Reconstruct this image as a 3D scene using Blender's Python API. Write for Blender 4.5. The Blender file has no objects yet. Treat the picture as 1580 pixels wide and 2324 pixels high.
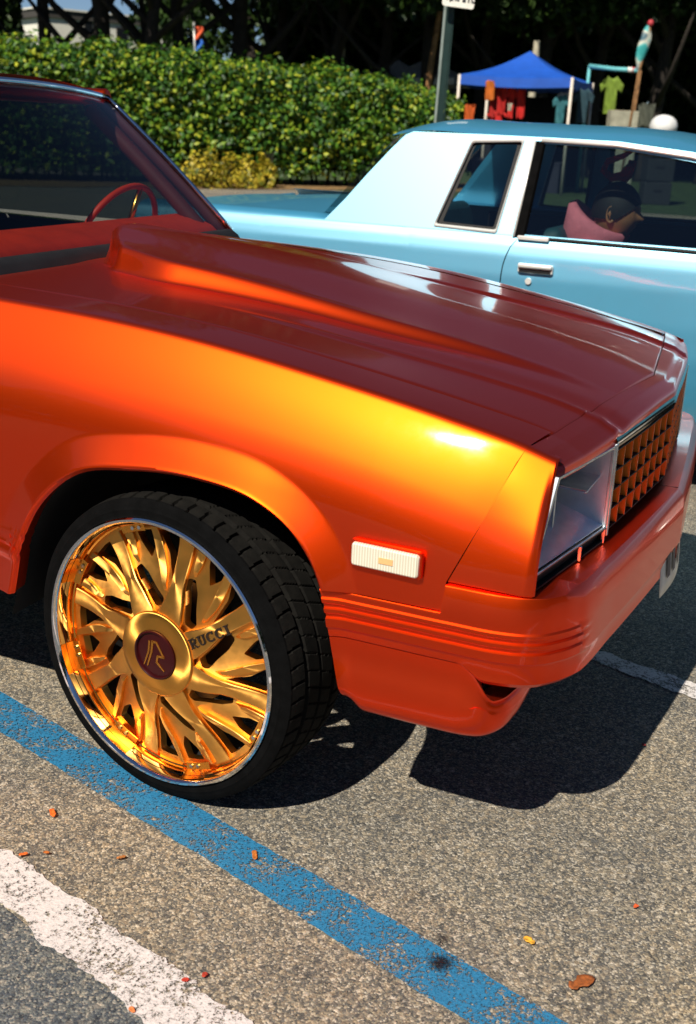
import bpy, bmesh, math, random
import numpy as np
from mathutils import Vector, Matrix
from mathutils.geometry import delaunay_2d_cdt
R = math.radians
rng = np.random.default_rng(7)
random.seed(7)
sc = bpy.context.scene
col = sc.collection

# ------------------------------------------------------------------ camera
CAM = Vector((1.2908, -1.958, 1.4917)); YAW, PITCH, ROLL = R(23.055), R(18.773), R(2.693)
cd = bpy.data.cameras.new('camera'); cam = bpy.data.objects.new('camera', cd); col.objects.link(cam)
fw = Vector((-math.sin(YAW)*math.cos(PITCH), math.cos(YAW)*math.cos(PITCH), -math.sin(PITCH)))
r0 = Vector((math.cos(YAW), math.sin(YAW), 0)); u0 = r0.cross(fw)
rt = math.cos(ROLL)*r0 + math.sin(ROLL)*u0; up = -math.sin(ROLL)*r0 + math.cos(ROLL)*u0
cam.matrix_world = Matrix(((rt.x, up.x, -fw.x, CAM.x), (rt.y, up.y, -fw.y, CAM.y), (rt.z, up.z, -fw.z, CAM.z), (0, 0, 0, 1)))
cd.sensor_fit = 'VERTICAL'; cd.sensor_height = 36; cd.sensor_width = 24.46
cd.lens = 2605.85/2323*36
cd.clip_start = 0.05; cd.clip_end = 2000
cd.dof.use_dof = True; cd.dof.focus_distance = 2.7; cd.dof.aperture_fstop = 5.2
sc.camera = cam
# ------------------------------------------------------------------ sky, sun, exposure
SUNV = Vector((-0.11, -0.92, 1.0)).normalized()
w = bpy.data.worlds.new('World'); sc.world = w; w.use_nodes = True
nt = w.node_tree
sky = nt.nodes.new('ShaderNodeTexSky'); sky.sky_type = 'NISHITA'; sky.sun_disc = False
sky.sun_elevation = math.asin(SUNV.z); sky.sun_rotation = math.atan2(SUNV.x, SUNV.y)
sky.air_density = 0.8; sky.dust_density = 0.0; sky.ozone_density = 4.0; sky.altitude = 1500
nt.nodes['Background'].inputs[1].default_value = 0.05
nt.links.new(sky.outputs[0], nt.nodes['Background'].inputs[0])
sd = bpy.data.lights.new('sun', 'SUN'); sun = bpy.data.objects.new('sun', sd); col.objects.link(sun)
sd.energy = 5.0; sd.angle = R(0.5); sd.color = (1.0, 0.93, 0.80)
sun.rotation_euler = (-SUNV).to_track_quat('-Z', 'Y').to_euler()
sun.location = (0, -5, 12)
sc.view_settings.view_transform = 'Standard'; sc.view_settings.look = 'None'
sc.view_settings.exposure = 0.42; sc.view_settings.gamma = 1.0
sc.render.engine = 'CYCLES'

# ------------------------------------------------------------------ pixel -> place (P frame 1580 x 2323)
def ray(x, y):
    F = 2605.85
    return fw + rt*((x-790)/F) - up*((y-1161.5)/F)
def onY(x, y, Y):
    d = ray(x, y); return CAM + d*((Y-CAM.y)/d.y)
def onZ(x, y, Z):
    d = ray(x, y); return CAM + d*((Z-CAM.z)/d.z)
def atd(x, y, dist):
    d = ray(x, y); return CAM + d*(dist/math.hypot(d.x, d.y))

# ------------------------------------------------------------------ object helpers
WM = {}
def wm(o): return WM.get(o.name, Matrix.Identity(4))
def link(o, parent=None, M=None):
    col.objects.link(o)
    M = M or Matrix.Identity(4)
    if parent is not None:
        o.parent = parent; o.matrix_parent_inverse = wm(parent).inverted()
    o.matrix_basis = M; WM[o.name] = M.copy()
    return o
def tag(o, label=None, cat=None, group=None, kind=None):
    for k, v in (('label', label), ('category', cat), ('group', group), ('kind', kind)):
        if v: o[k] = v
    return o
def empty(name, loc, label, cat, group=None, rz=0):
    o = bpy.data.objects.new(name, None); o.empty_display_size = .2
    link(o, None, Matrix.Translation(loc) @ Matrix.Rotation(rz, 4, 'Z'))
    return tag(o, label, cat, group)
def mesh(name, V, F, mats, parent=None, smooth=True, M=None, fm=None, auto=None):
    me = bpy.data.meshes.new(name)
    me.from_pydata([tuple(map(float, v)) for v in V], [], [tuple(int(i) for i in f) for f in F])
    for m in (mats if isinstance(mats, (list, tuple)) else [mats]): me.materials.append(m)
    if fm is not None: me.polygons.foreach_set('material_index', np.asarray(fm, dtype=np.int32))
    if smooth: me.polygons.foreach_set('use_smooth', np.ones(len(me.polygons), dtype=bool))
    if auto is not None: me.set_sharp_from_angle(angle=R(auto))
    me.update()
    return link(bpy.data.objects.new(name, me), parent, M)
class MB:
    """collects shapes for one mesh object"""
    def __init__(s): s.V = []; s.F = []; s.m = []
    def add(s, V, F, mi=0):
        o = len(s.V); s.V.extend([tuple(map(float, v)) for v in V])
        s.F.extend([tuple(int(i)+o for i in f) for f in F]); s.m.extend([mi]*len(F)); return s
    def box(s, c, size, rot=None, mi=0, bev=0):
        x, y, z = (d/2 for d in size)
        P = [Vector((sx*x, sy*y, sz*z)) for sx in (-1, 1) for sy in (-1, 1) for sz in (-1, 1)]
        if rot is not None: P = [rot @ p for p in P]
        P = [p+Vector(c) for p in P]
        return s.add(P, [(0, 1, 3, 2), (4, 6, 7, 5), (0, 4, 5, 1), (2, 3, 7, 6), (0, 2, 6, 4), (1, 5, 7, 3)], mi)
    def tube(s, pts, rad, n=8, mi=0, caps=True):
        pts = [Vector(p) for p in pts]; k = len(pts)
        rads = rad if isinstance(rad, (list, tuple, np.ndarray)) else [rad]*k
        V = []; prev = None
        for i, p in enumerate(pts):
            t = (pts[min(i+1, k-1)]-pts[max(i-1, 0)]).normalized()
            if prev is None:
                a = t.orthogonal().normalized()
            else:
                a = (prev - t*prev.dot(t)).normalized()
            prev = a; b = t.cross(a)
            for j in range(n):
                an = 2*math.pi*j/n; V.append(p+(a*math.cos(an)+b*math.sin(an))*rads[i])
        F = [(i*n+j, i*n+(j+1) % n, (i+1)*n+(j+1) % n, (i+1)*n+j) for i in range(k-1) for j in range(n)]
        if caps: F += [tuple(range(n-1, -1, -1)), tuple((k-1)*n+j for j in range(n))]
        return s.add(V, F, mi)
    def grid(s, P, mi=0, flip=False, closeu=False):
        P = np.asarray(P, float); a, b = P.shape[:2]
        F = []
        for i in range(a-1 if not closeu else a):
            for j in range(b-1):
                q = (i*b+j, ((i+1) % a)*b+j, ((i+1) % a)*b+j+1, i*b+j+1)
                F.append(q[::-1] if flip else q)
        return s.add(P.reshape(-1, 3), F, mi)
    def lathe(s, prof, n, mi=0, axis='Y', flip=False, center=(0, 0, 0)):
        A = np.linspace(0, 2*np.pi, n, endpoint=False); P = []
        for a in A:
            if axis == 'Y': P.append([(r*math.cos(a)+center[0], y+center[1], r*math.sin(a)+center[2]) for r, y in prof])
            else: P.append([(r*math.cos(a)+center[0], r*math.sin(a)+center[1], y+center[2]) for r, y in prof])
        return s.grid(P, mi, flip, True)
    def prism(s, poly, fn0, fn1, mi=0):
        """poly list of 2D, fn0/fn1 map 2D to 3D bottom / top"""
        n = len(poly); V = [fn0(*p) for p in poly]+[fn1(*p) for p in poly]
        F = [tuple(range(n-1, -1, -1)), tuple(range(n, 2*n))]+[(i, (i+1) % n, n+(i+1) % n, n+i) for i in range(n)]
        return s.add(V, F, mi)
    def obj(s, name, mats, parent=None, smooth=True, M=None, auto=None):
        return mesh(name, s.V, s.F, mats, parent, smooth, M, s.m, auto)
def sub(o, lv=1):
    m = o.modifiers.new('sub', 'SUBSURF'); m.levels = lv; m.render_levels = lv; return o
def bevel(o, wd, seg=2, ang=35):
    m = o.modifiers.new('bev', 'BEVEL'); m.width = wd; m.segments = seg; m.limit_method = 'ANGLE'; m.angle_limit = R(ang); return o
def copy_tree(o, M, parent=None):
    c = o.copy(); col.objects.link(c)
    if parent is None:
        c.matrix_basis = M; WM[c.name] = M.copy()
    else:
        c.parent = parent; c.matrix_parent_inverse = o.matrix_parent_inverse.copy()
    for ch in list(o.children): copy_tree(ch, None, c)
    return c
def smst(a, b, x):
    t = np.clip((np.asarray(x, float)-a)/(b-a), 0, 1); return t*t*(3-2*t)
def spl(xs, ys):
    """monotone-ish cubic (Catmull) interpolation with linear extrapolation"""
    xs = np.asarray(xs, float); ys = np.asarray(ys, float); m = np.gradient(ys, xs)
    def f(x):
        x = np.asarray(x, float); i = np.clip(np.searchsorted(xs, x)-1, 0, len(xs)-2)
        h = xs[i+1]-xs[i]; t = (x-xs[i])/h
        v = (2*t**3-3*t**2+1)*ys[i]+(t**3-2*t**2+t)*h*m[i]+(-2*t**3+3*t**2)*ys[i+1]+(t**3-t**2)*h*m[i+1]
        v = np.where(x < xs[0], ys[0]+(x-xs[0])*m[0], v); v = np.where(x > xs[-1], ys[-1]+(x-xs[-1])*m[-1], v)
        return v
    return f
def inside(poly, x, y):
    c = False; n = len(poly); j = n-1
    for i in range(n):
        xi, yi = poly[i]; xj, yj = poly[j]
        if (yi > y) != (yj > y) and x < (xj-xi)*(y-yi)/(yj-yi)+xi: c = not c
        j = i
    return c
def holed(outer, holes, step=None):
    """triangulate outer polygon minus holes; returns verts2d, tris, boundary loops (lists of 2D)"""
    V = []; E = []
    def loop(L):
        o = len(V); V.extend([Vector(p) for p in L]); E.extend([(o+i, o+(i+1) % len(L)) for i in range(len(L))])
    loop(outer)
    for h in holes: loop(h)
    if step:
        xs = [p[0] for p in outer]; ys = [p[1] for p in outer]
        x = min(xs)+step*.5
        while x < max(xs):
            y = min(ys)+step*.5
            while y < max(ys):
                if inside(outer, x, y) and not any(inside(h, x, y) for h in holes): V.append(Vector((x, y)))
                y += step
            x += step
    v, e, f, *_ = delaunay_2d_cdt(V, E, [], 0, 1e-6)
    T = []
    for t in f:
        cx = sum(v[i].x for i in t)/len(t); cy = sum(v[i].y for i in t)/len(t)
        if inside(outer, cx, cy) and not any(inside(h, cx, cy) for h in holes): T.append(tuple(t))
    return [(p.x, p.y) for p in v], T
def roundpoly(P, rad, n=4):
    """round the corners of a 2D polygon"""
    out = []; k = len(P)
    for i in range(k):
        p = Vector(P[i]); a = Vector(P[i-1])-p; b = Vector(P[(i+1) % k])-p
        ra = min(rad, a.length*.45, b.length*.45)
        p0 = p+a.normalized()*ra; p1 = p+b.normalized()*ra
        for j in range(n+1):
            t = j/n; q = p0*(1-t)**2+p*2*t*(1-t)+p1*t*t; out.append((q.x, q.y))
    return out

# ------------------------------------------------------------------ materials
def nodes(name):
    m = bpy.data.materials.new(name); m.use_nodes = True; n = m.node_tree
    return m, n, n.nodes['Principled BSDF'], n.links
def setp(b, **k):
    for key, v in k.items(): b.inputs[key.replace('_', ' ')].default_value = v
def c4(c): return (c[0], c[1], c[2], 1)
def noise(n, scale, detail=4, rough=.6, coord=None, out='Fac'):
    t = n.nodes.new('ShaderNodeTexNoise'); t.inputs['Scale'].default_value = scale
    t.inputs['Detail'].default_value = detail; t.inputs['Roughness'].default_value = rough
    if coord is not None: n.links.new(coord, t.inputs['Vector'])
    return t
def ramp(n, src, stops):
    r = n.nodes.new('ShaderNodeValToRGB'); e = r.color_ramp.elements
    while len(e) < len(stops): e.new(.5)
    for el, (p, c) in zip(e, stops): el.position = p; el.color = c4(c) if len(c) == 3 else c
    n.links.new(src, r.inputs[0]); return r
def simple(name, base, rough=.5, metal=0.0, var=.15, scale=12, bump=0.0, **k):
    m, n, b, l = nodes(name)
    co = n.nodes.new('ShaderNodeTexCoord')
    t = noise(n, scale, 5, .6, co.outputs['Object'])
    lo = tuple(max(0, c*(1-var)) for c in base); hi = tuple(min(1, c*(1+var)) for c in base)
    r = ramp(n, t.outputs[0], [(.3, lo), (.7, hi)])
    l.new(r.outputs[0], b.inputs['Base Color'])
    setp(b, Roughness=rough, Metallic=metal, **k)
    if bump:
        bp = n.nodes.new('ShaderNodeBump'); bp.inputs['Strength'].default_value = bump; bp.inputs['Distance'].default_value = .01
        t2 = noise(n, scale*6, 4, .6, co.outputs['Object']); l.new(t2.outputs[0], bp.inputs['Height']); l.new(bp.outputs[0], b.inputs['Normal'])
    return m
def car_paint(name, pigment, wide, narrow, fr, rough, fscale=900, coat=1.0):
    """pigment, fine flake (wide lobe) and coarse flake (narrow lobe) under a clear coat"""
    m, n, b, l = nodes(name)
    co = n.nodes.new('ShaderNodeTexCoord')
    dirt = noise(n, 6, 6, .65, co.outputs['Object'])
    fl = n.nodes.new('ShaderNodeTexVoronoi'); fl.inputs['Scale'].default_value = fscale; l.new(co.outputs['Object'], fl.inputs['Vector'])
    bp = n.nodes.new('ShaderNodeBump'); bp.inputs['Strength'].default_value = .012; bp.inputs['Distance'].default_value = .0002
    l.new(fl.outputs['Color'], bp.inputs['Height'])
    rp = ramp(n, dirt.outputs[0], [(.3, tuple(c*.9 for c in pigment)), (.7, pigment)])
    l.new(rp.outputs[0], b.inputs['Base Color']); setp(b, Roughness=.6, Specular_IOR_Level=0.0)
    prev = b.outputs[0]; tot = fr[0]
    for c, r, f, ds in ((wide, rough[0], fr[1], 'GGX'), (narrow, rough[1], fr[2], 'BECKMANN')):
        q = n.nodes.new('ShaderNodeBsdfAnisotropic'); q.distribution = ds; q.inputs['Roughness'].default_value = r; q.inputs['Color'].default_value = c4(c)
        l.new(bp.outputs[0], q.inputs['Normal']); tot += f
        mx = n.nodes.new('ShaderNodeMixShader'); mx.inputs[0].default_value = f/tot; l.new(prev, mx.inputs[1]); l.new(q.outputs[0], mx.inputs[2]); prev = mx.outputs[0]
    # clear coat with faint orange peel and road film
    op = noise(n, 70, 2, .5, co.outputs['Object']); ob = n.nodes.new('ShaderNodeBump'); ob.inputs['Strength'].default_value = .035; ob.inputs['Distance'].default_value = .004; l.new(op.outputs[0], ob.inputs['Height'])
    cr = ramp(n, dirt.outputs[0], [(.35, (.03,)*3), (.8, (.10,)*3)])
    g = n.nodes.new('ShaderNodeBsdfAnisotropic'); l.new(cr.outputs[0], g.inputs['Roughness']); l.new(ob.outputs[0], g.inputs['Normal']); g.inputs['Color'].default_value = (1, 1, 1, 1)
    fn = n.nodes.new('ShaderNodeFresnel'); ge = n.nodes.new('ShaderNodeNewGeometry'); mi = n.nodes.new('ShaderNodeMix'); mi.inputs[2].default_value = 1.5; mi.inputs[3].default_value = 1/1.5
    l.new(ge.outputs['Backfacing'], mi.inputs[0]); l.new(mi.outputs[0], fn.inputs[0])
    mu = n.nodes.new('ShaderNodeMath'); mu.operation = 'MULTIPLY'; mu.inputs[1].default_value = coat; l.new(fn.outputs[0], mu.inputs[0])
    mx = n.nodes.new('ShaderNodeMixShader'); l.new(mu.outputs[0], mx.inputs[0]); l.new(prev, mx.inputs[1]); l.new(g.outputs[0], mx.inputs[2])
    l.new(mx.outputs[0], n.nodes['Material Output'].inputs[0])
    return m
def glassmat(name, tint, rough=0.0, ior=1.5):
    m, n, b, l = nodes(name); n.nodes.remove(b)
    tr = n.nodes.new('ShaderNodeBsdfTransparent'); tr.inputs[0].default_value = c4(tint)
    gl = n.nodes.new('ShaderNodeBsdfGlossy'); gl.inputs['Roughness'].default_value = rough
    fr = n.nodes.new('ShaderNodeFresnel'); ge = n.nodes.new('ShaderNodeNewGeometry'); mi = n.nodes.new('ShaderNodeMix'); mi.inputs[2].default_value = ior; mi.inputs[3].default_value = 1/ior
    l.new(ge.outputs['Backfacing'], mi.inputs[0]); l.new(mi.outputs[0], fr.inputs[0])
    mx = n.nodes.new('ShaderNodeMixShader'); l.new(fr.outputs[0], mx.inputs[0]); l.new(tr.outputs[0], mx.inputs[1]); l.new(gl.outputs[0], mx.inputs[2])
    l.new(mx.outputs[0], n.nodes['Material Output'].inputs[0]); return m
def leafmat(name, cols, trans=.25, rough=.35, sp=.5):
    m, n, b, l = nodes(name)
    g = n.nodes.new('ShaderNodeNewGeometry')
    rp = ramp(n, g.outputs['Random Per Island'], [(i/(len(cols)-1), c) for i, c in enumerate(cols)])
    l.new(rp.outputs[0], b.inputs['Base Color']); setp(b, Roughness=rough, Specular_IOR_Level=sp)
    if trans:
        t = n.nodes.new('ShaderNodeBsdfTranslucent'); l.new(rp.outputs[0], t.inputs[0])
        mx = n.nodes.new('ShaderNodeMixShader'); mx.inputs[0].default_value = trans
        l.new(b.outputs[0], mx.inputs[1]); l.new(t.outputs[0], mx.inputs[2]); l.new(mx.outputs[0], n.nodes['Material Output'].inputs[0])
    return m
def brushed(name, base, rough=.3, aniso=.75):
    """lathe-turned metal: highlight fans out radially about the object's Y axis"""
    m, n, b, l = nodes(name)
    co = n.nodes.new('ShaderNodeTexCoord')
    t = noise(n, 14, 3, .5, co.outputs['Object'])
    r = ramp(n, t.outputs[0], [(.3, tuple(c*.95 for c in base)), (.7, base)]); l.new(r.outputs[0], b.inputs['Base Color'])
    setp(b, Metallic=1.0, Anisotropic=aniso, Roughness=rough)
    mu = n.nodes.new('ShaderNodeVectorMath'); mu.operation = 'MULTIPLY'; mu.inputs[1].default_value = (1, 0, 1); l.new(co.outputs['Object'], mu.inputs[0])
    vt = n.nodes.new('ShaderNodeVectorTransform'); vt.vector_type = 'VECTOR'; vt.convert_from = 'OBJECT'; vt.convert_to = 'WORLD'; l.new(mu.outputs[0], vt.inputs[0])
    no = n.nodes.new('ShaderNodeVectorMath'); no.operation = 'NORMALIZE'; l.new(vt.outputs[0], no.inputs[0]); l.new(no.outputs[0], b.inputs['Tangent'])
    return m

M = {}
def wm(o): return WM.get(o.name, Matrix.Identity(4))
def link(o, parent=None, M=None):
    col.objects.link(o)
    M = M or Matrix.Identity(4)
    if parent is not None:
        o.parent = parent; o.matrix_parent_inverse = wm(parent).inverted()
    o.matrix_basis = M; WM[o.name] = M.copy()
    return o
def tag(o, label=None, cat=None, group=None, kind=None):
    for k, v in (('label', label), ('category', cat), ('group', group), ('kind', kind)):
        if v: o[k] = v
    return o
def empty(name, loc, label, cat, group=None, rz=0):
    o = bpy.data.objects.new(name, None); o.empty_display_size = .2
    link(o, None, Matrix.Translation(loc) @ Matrix.Rotation(rz, 4, 'Z'))
    return tag(o, label, cat, group)
def mesh(name, V, F, mats, parent=None, smooth=True, M=None, fm=None, auto=None):
    me = bpy.data.meshes.new(name)
    me.from_pydata([tuple(map(float, v)) for v in V], [], [tuple(int(i) for i in f) for f in F])
    for m in (mats if isinstance(mats, (list, tuple)) else [mats]): me.materials.append(m)
    if fm is not None: me.polygons.foreach_set('material_index', np.asarray(fm, dtype=np.int32))
    if smooth: me.polygons.foreach_set('use_smooth', np.ones(len(me.polygons), dtype=bool))
    if auto is not None: me.set_sharp_from_angle(angle=R(auto))
    me.update()
    return link(bpy.data.objects.new(name, me), parent, M)
class MB:
    """collects shapes for one mesh object"""
    def __init__(s): s.V = []; s.F = []; s.m = []
    def add(s, V, F, mi=0):
        o = len(s.V); s.V.extend([tuple(map(float, v)) for v in V])
        s.F.extend([tuple(int(i)+o for i in f) for f in F]); s.m.extend([mi]*len(F)); return s
    def box(s, c, size, rot=None, mi=0, bev=0):
        x, y, z = (d/2 for d in size)
        P = [Vector((sx*x, sy*y, sz*z)) for sx in (-1, 1) for sy in (-1, 1) for sz in (-1, 1)]
        if rot is not None: P = [rot @ p for p in P]
        P = [p+Vector(c) for p in P]
        return s.add(P, [(0, 1, 3, 2), (4, 6, 7, 5), (0, 4, 5, 1), (2, 3, 7, 6), (0, 2, 6, 4), (1, 5, 7, 3)], mi)
    def tube(s, pts, rad, n=8, mi=0, caps=True):
        pts = [Vector(p) for p in pts]; k = len(pts)
        rads = rad if isinstance(rad, (list, tuple, np.ndarray)) else [rad]*k
        V = []; prev = None
        for i, p in enumerate(pts):
            t = (pts[min(i+1, k-1)]-pts[max(i-1, 0)]).normalized()
            if prev is None:
                a = t.orthogonal().normalized()
            else:
                a = (prev - t*prev.dot(t)).normalized()
            prev = a; b = t.cross(a)
            for j in range(n):
                an = 2*math.pi*j/n; V.append(p+(a*math.cos(an)+b*math.sin(an))*rads[i])
        F = [(i*n+j, i*n+(j+1) % n, (i+1)*n+(j+1) % n, (i+1)*n+j) for i in range(k-1) for j in range(n)]
        if caps: F += [tuple(range(n-1, -1, -1)), tuple((k-1)*n+j for j in range(n))]
        return s.add(V, F, mi)
    def grid(s, P, mi=0, flip=False, closeu=False):
        P = np.asarray(P, float); a, b = P.shape[:2]
        F = []
        for i in range(a-1 if not closeu else a):
            for j in range(b-1):
                q = (i*b+j, ((i+1) % a)*b+j, ((i+1) % a)*b+j+1, i*b+j+1)
                F.append(q[::-1] if flip else q)
        return s.add(P.reshape(-1, 3), F, mi)
    def lathe(s, prof, n, mi=0, axis='Y', flip=False, center=(0, 0, 0)):
        A = np.linspace(0, 2*np.pi, n, endpoint=False); P = []
        for a in A:
            if axis == 'Y': P.append([(r*math.cos(a)+center[0], y+center[1], r*math.sin(a)+center[2]) for r, y in prof])
            else: P.append([(r*math.cos(a)+center[0], r*math.sin(a)+center[1], y+center[2]) for r, y in prof])
        return s.grid(P, mi, flip, True)
    def prism(s, poly, fn0, fn1, mi=0):
        """poly list of 2D, fn0/fn1 map 2D to 3D bottom / top"""
        n = len(poly); V = [fn0(*p) for p in poly]+[fn1(*p) for p in poly]
        F = [tuple(range(n-1, -1, -1)), tuple(range(n, 2*n))]+[(i, (i+1) % n, n+(i+1) % n, n+i) for i in range(n)]
        return s.add(V, F, mi)
    def obj(s, name, mats, parent=None, smooth=True, M=None, auto=None):
        return mesh(name, s.V, s.F, mats, parent, smooth, M, s.m, auto)
def sub(o, lv=1):
    m = o.modifiers.new('sub', 'SUBSURF'); m.levels = lv; m.render_levels = lv; return o
def bevel(o, wd, seg=2, ang=35):
    m = o.modifiers.new('bev', 'BEVEL'); m.width = wd; m.segments = seg; m.limit_method = 'ANGLE'; m.angle_limit = R(ang); return o
def copy_tree(o, M, parent=None):
    c = o.copy(); col.objects.link(c)
    if parent is None:
        c.matrix_basis = M; WM[c.name] = M.copy()
    else:
        c.parent = parent; c.matrix_parent_inverse = o.matrix_parent_inverse.copy()
    for ch in list(o.children): copy_tree(ch, None, c)
    return c
def smst(a, b, x):
    t = np.clip((np.asarray(x, float)-a)/(b-a), 0, 1); return t*t*(3-2*t)
def spl(xs, ys):
    """monotone-ish cubic (Catmull) interpolation with linear extrapolation"""
    xs = np.asarray(xs, float); ys = np.asarray(ys, float); m = np.gradient(ys, xs)
    def f(x):
        x = np.asarray(x, float); i = np.clip(np.searchsorted(xs, x)-1, 0, len(xs)-2)
        h = xs[i+1]-xs[i]; t = (x-xs[i])/h
        v = (2*t**3-3*t**2+1)*ys[i]+(t**3-2*t**2+t)*h*m[i]+(-2*t**3+3*t**2)*ys[i+1]+(t**3-t**2)*h*m[i+1]
        v = np.where(x < xs[0], ys[0]+(x-xs[0])*m[0], v); v = np.where(x > xs[-1], ys[-1]+(x-xs[-1])*m[-1], v)
        return v
    return f
def inside(poly, x, y):
    c = False; n = len(poly); j = n-1
    for i in range(n):
        xi, yi = poly[i]; xj, yj = poly[j]
        if (yi > y) != (yj > y) and x < (xj-xi)*(y-yi)/(yj-yi)+xi: c = not c
        j = i
    return c
def holed(outer, holes, step=None):
    """triangulate outer polygon minus holes; returns verts2d, tris, boundary loops (lists of 2D)"""
    V = []; E = []
    def loop(L):
        o = len(V); V.extend([Vector(p) for p in L]); E.extend([(o+i, o+(i+1) % len(L)) for i in range(len(L))])
    loop(outer)
    for h in holes: loop(h)
    if step:
        xs = [p[0] for p in outer]; ys = [p[1] for p in outer]
        x = min(xs)+step*.5
        while x < max(xs):
            y = min(ys)+step*.5
            while y < max(ys):
                if inside(outer, x, y) and not any(inside(h, x, y) for h in holes): V.append(Vector((x, y)))
                y += step
            x += step
    v, e, f, *_ = delaunay_2d_cdt(V, E, [], 0, 1e-6)
    T = []
    for t in f:
        cx = sum(v[i].x for i in t)/len(t); cy = sum(v[i].y for i in t)/len(t)
        if inside(outer, cx, cy) and not any(inside(h, cx, cy) for h in holes): T.append(tuple(t))
    return [(p.x, p.y) for p in v], T
def roundpoly(P, rad, n=4):
    """round the corners of a 2D polygon"""
    out = []; k = len(P)
    for i in range(k):
        p = Vector(P[i]); a = Vector(P[i-1])-p; b = Vector(P[(i+1) % k])-p
        ra = min(rad, a.length*.45, b.length*.45)
        p0 = p+a.normalized()*ra; p1 = p+b.normalized()*ra
        for j in range(n+1):
            t = j/n; q = p0*(1-t)**2+p*2*t*(1-t)+p1*t*t; out.append((q.x, q.y))
    return out

# ------------------------------------------------------------------ materials
def nodes(name):
    m = bpy.data.materials.new(name); m.use_nodes = True; n = m.node_tree
    return m, n, n.nodes['Principled BSDF'], n.links
def setp(b, **k):
    for key, v in k.items(): b.inputs[key.replace('_', ' ')].default_value = v
def c4(c): return (c[0], c[1], c[2], 1)
def noise(n, scale, detail=4, rough=.6, coord=None, out='Fac'):
    t = n.nodes.new('ShaderNodeTexNoise'); t.inputs['Scale'].default_value = scale
    t.inputs['Detail'].default_value = detail; t.inputs['Roughness'].default_value = rough
    if coord is not None: n.links.new(coord, t.inputs['Vector'])
    return t
def ramp(n, src, stops):
    r = n.nodes.new('ShaderNodeValToRGB'); e = r.color_ramp.elements
    while len(e) < len(stops): e.new(.5)
    for el, (p, c) in zip(e, stops): el.position = p; el.color = c4(c) if len(c) == 3 else c
    n.links.new(src, r.inputs[0]); return r
def simple(name, base, rough=.5, metal=0.0, var=.15, scale=12, bump=0.0, **k):
    m, n, b, l = nodes(name)
    co = n.nodes.new('ShaderNodeTexCoord')
    t = noise(n, scale, 5, .6, co.outputs['Object'])
    lo = tuple(max(0, c*(1-var)) for c in base); hi = tuple(min(1, c*(1+var)) for c in base)
    r = ramp(n, t.outputs[0], [(.3, lo), (.7, hi)])
    l.new(r.outputs[0], b.inputs['Base Color'])
    setp(b, Roughness=rough, Metallic=metal, **k)
    if bump:
        bp = n.nodes.new('ShaderNodeBump'); bp.inputs['Strength'].default_value = bump; bp.inputs['Distance'].default_value = .01
        t2 = noise(n, scale*6, 4, .6, co.outputs['Object']); l.new(t2.outputs[0], bp.inputs['Height']); l.new(bp.outputs[0], b.inputs['Normal'])
    return m
def car_paint(name, pigment, wide, narrow, fr, rough, fscale=900, coat=1.0):
    """pigment, fine flake (wide lobe) and coarse flake (narrow lobe) under clear coat"""
    m, n, b, l = nodes(name)
    co = n.nodes.new('ShaderNodeTexCoord')
    dirt = noise(n, 6, 6, .65, co.outputs['Object'])
    fl = n.nodes.new('ShaderNodeTexVoronoi'); fl.inputs['Scale'].default_value = fscale; l.new(co.outputs['Object'], fl.inputs['Vector'])
    bp = n.nodes.new('ShaderNodeBump'); bp.inputs['Strength'].default_value = .012; bp.inputs['Distance'].default_value = .0002
    l.new(fl.outputs['Color'], bp.inputs['Height'])
    rp = ramp(n, dirt.outputs[0], [(.3, tuple(c*.9 for c in pigment)), (.7, pigment)])
    l.new(rp.outputs[0], b.inputs['Base Color'])
    cr = ramp(n, dirt.outputs[0], [(.35, (.03,)*3), (.8, (.10,)*3)])
    setp(b, Roughness=.5, Metallic=0)
    bs = [b]
    for c, r in ((wide, rough[0]), (narrow, rough[1])):
        q = n.nodes.new('ShaderNodeBsdfPrincipled'); setp(q, Metallic=1.0, Roughness=r); q.inputs['Base Color'].default_value = c4(c)
        l.new(bp.outputs[0], q.inputs['Normal']); bs.append(q)
    for q in bs:
        setp(q, Coat_Weight=coat, Coat_IOR=1.5); l.new(cr.outputs[0], q.inputs['Coat Roughness'])
    m1 = n.nodes.new('ShaderNodeMixShader'); m1.inputs[0].default_value = fr[1]/(fr[0]+fr[1])
    l.new(bs[0].outputs[0], m1.inputs[1]); l.new(bs[1].outputs[0], m1.inputs[2])
    m2 = n.nodes.new('ShaderNodeMixShader'); m2.inputs[0].default_value = fr[2]
    l.new(m1.outputs[0], m2.inputs[1]); l.new(bs[2].outputs[0], m2.inputs[2])
    l.new(m2.outputs[0], n.nodes['Material Output'].inputs[0])
    return m
def glassmat(name, tint, rough=0.0, ior=1.5):
    m, n, b, l = nodes(name); n.nodes.remove(b)
    tr = n.nodes.new('ShaderNodeBsdfTransparent'); tr.inputs[0].default_value = c4(tint)
    gl = n.nodes.new('ShaderNodeBsdfGlossy'); gl.inputs['Roughness'].default_value = rough
    fr = n.nodes.new('ShaderNodeFresnel'); ge = n.nodes.new('ShaderNodeNewGeometry'); mi = n.nodes.new('ShaderNodeMix'); mi.inputs[2].default_value = ior; mi.inputs[3].default_value = 1/ior
    l.new(ge.outputs['Backfacing'], mi.inputs[0]); l.new(mi.outputs[0], fr.inputs[0])
    mx = n.nodes.new('ShaderNodeMixShader'); l.new(fr.outputs[0], mx.inputs[0]); l.new(tr.outputs[0], mx.inputs[1]); l.new(gl.outputs[0], mx.inputs[2])
    l.new(mx.outputs[0], n.nodes['Material Output'].inputs[0]); return m
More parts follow.
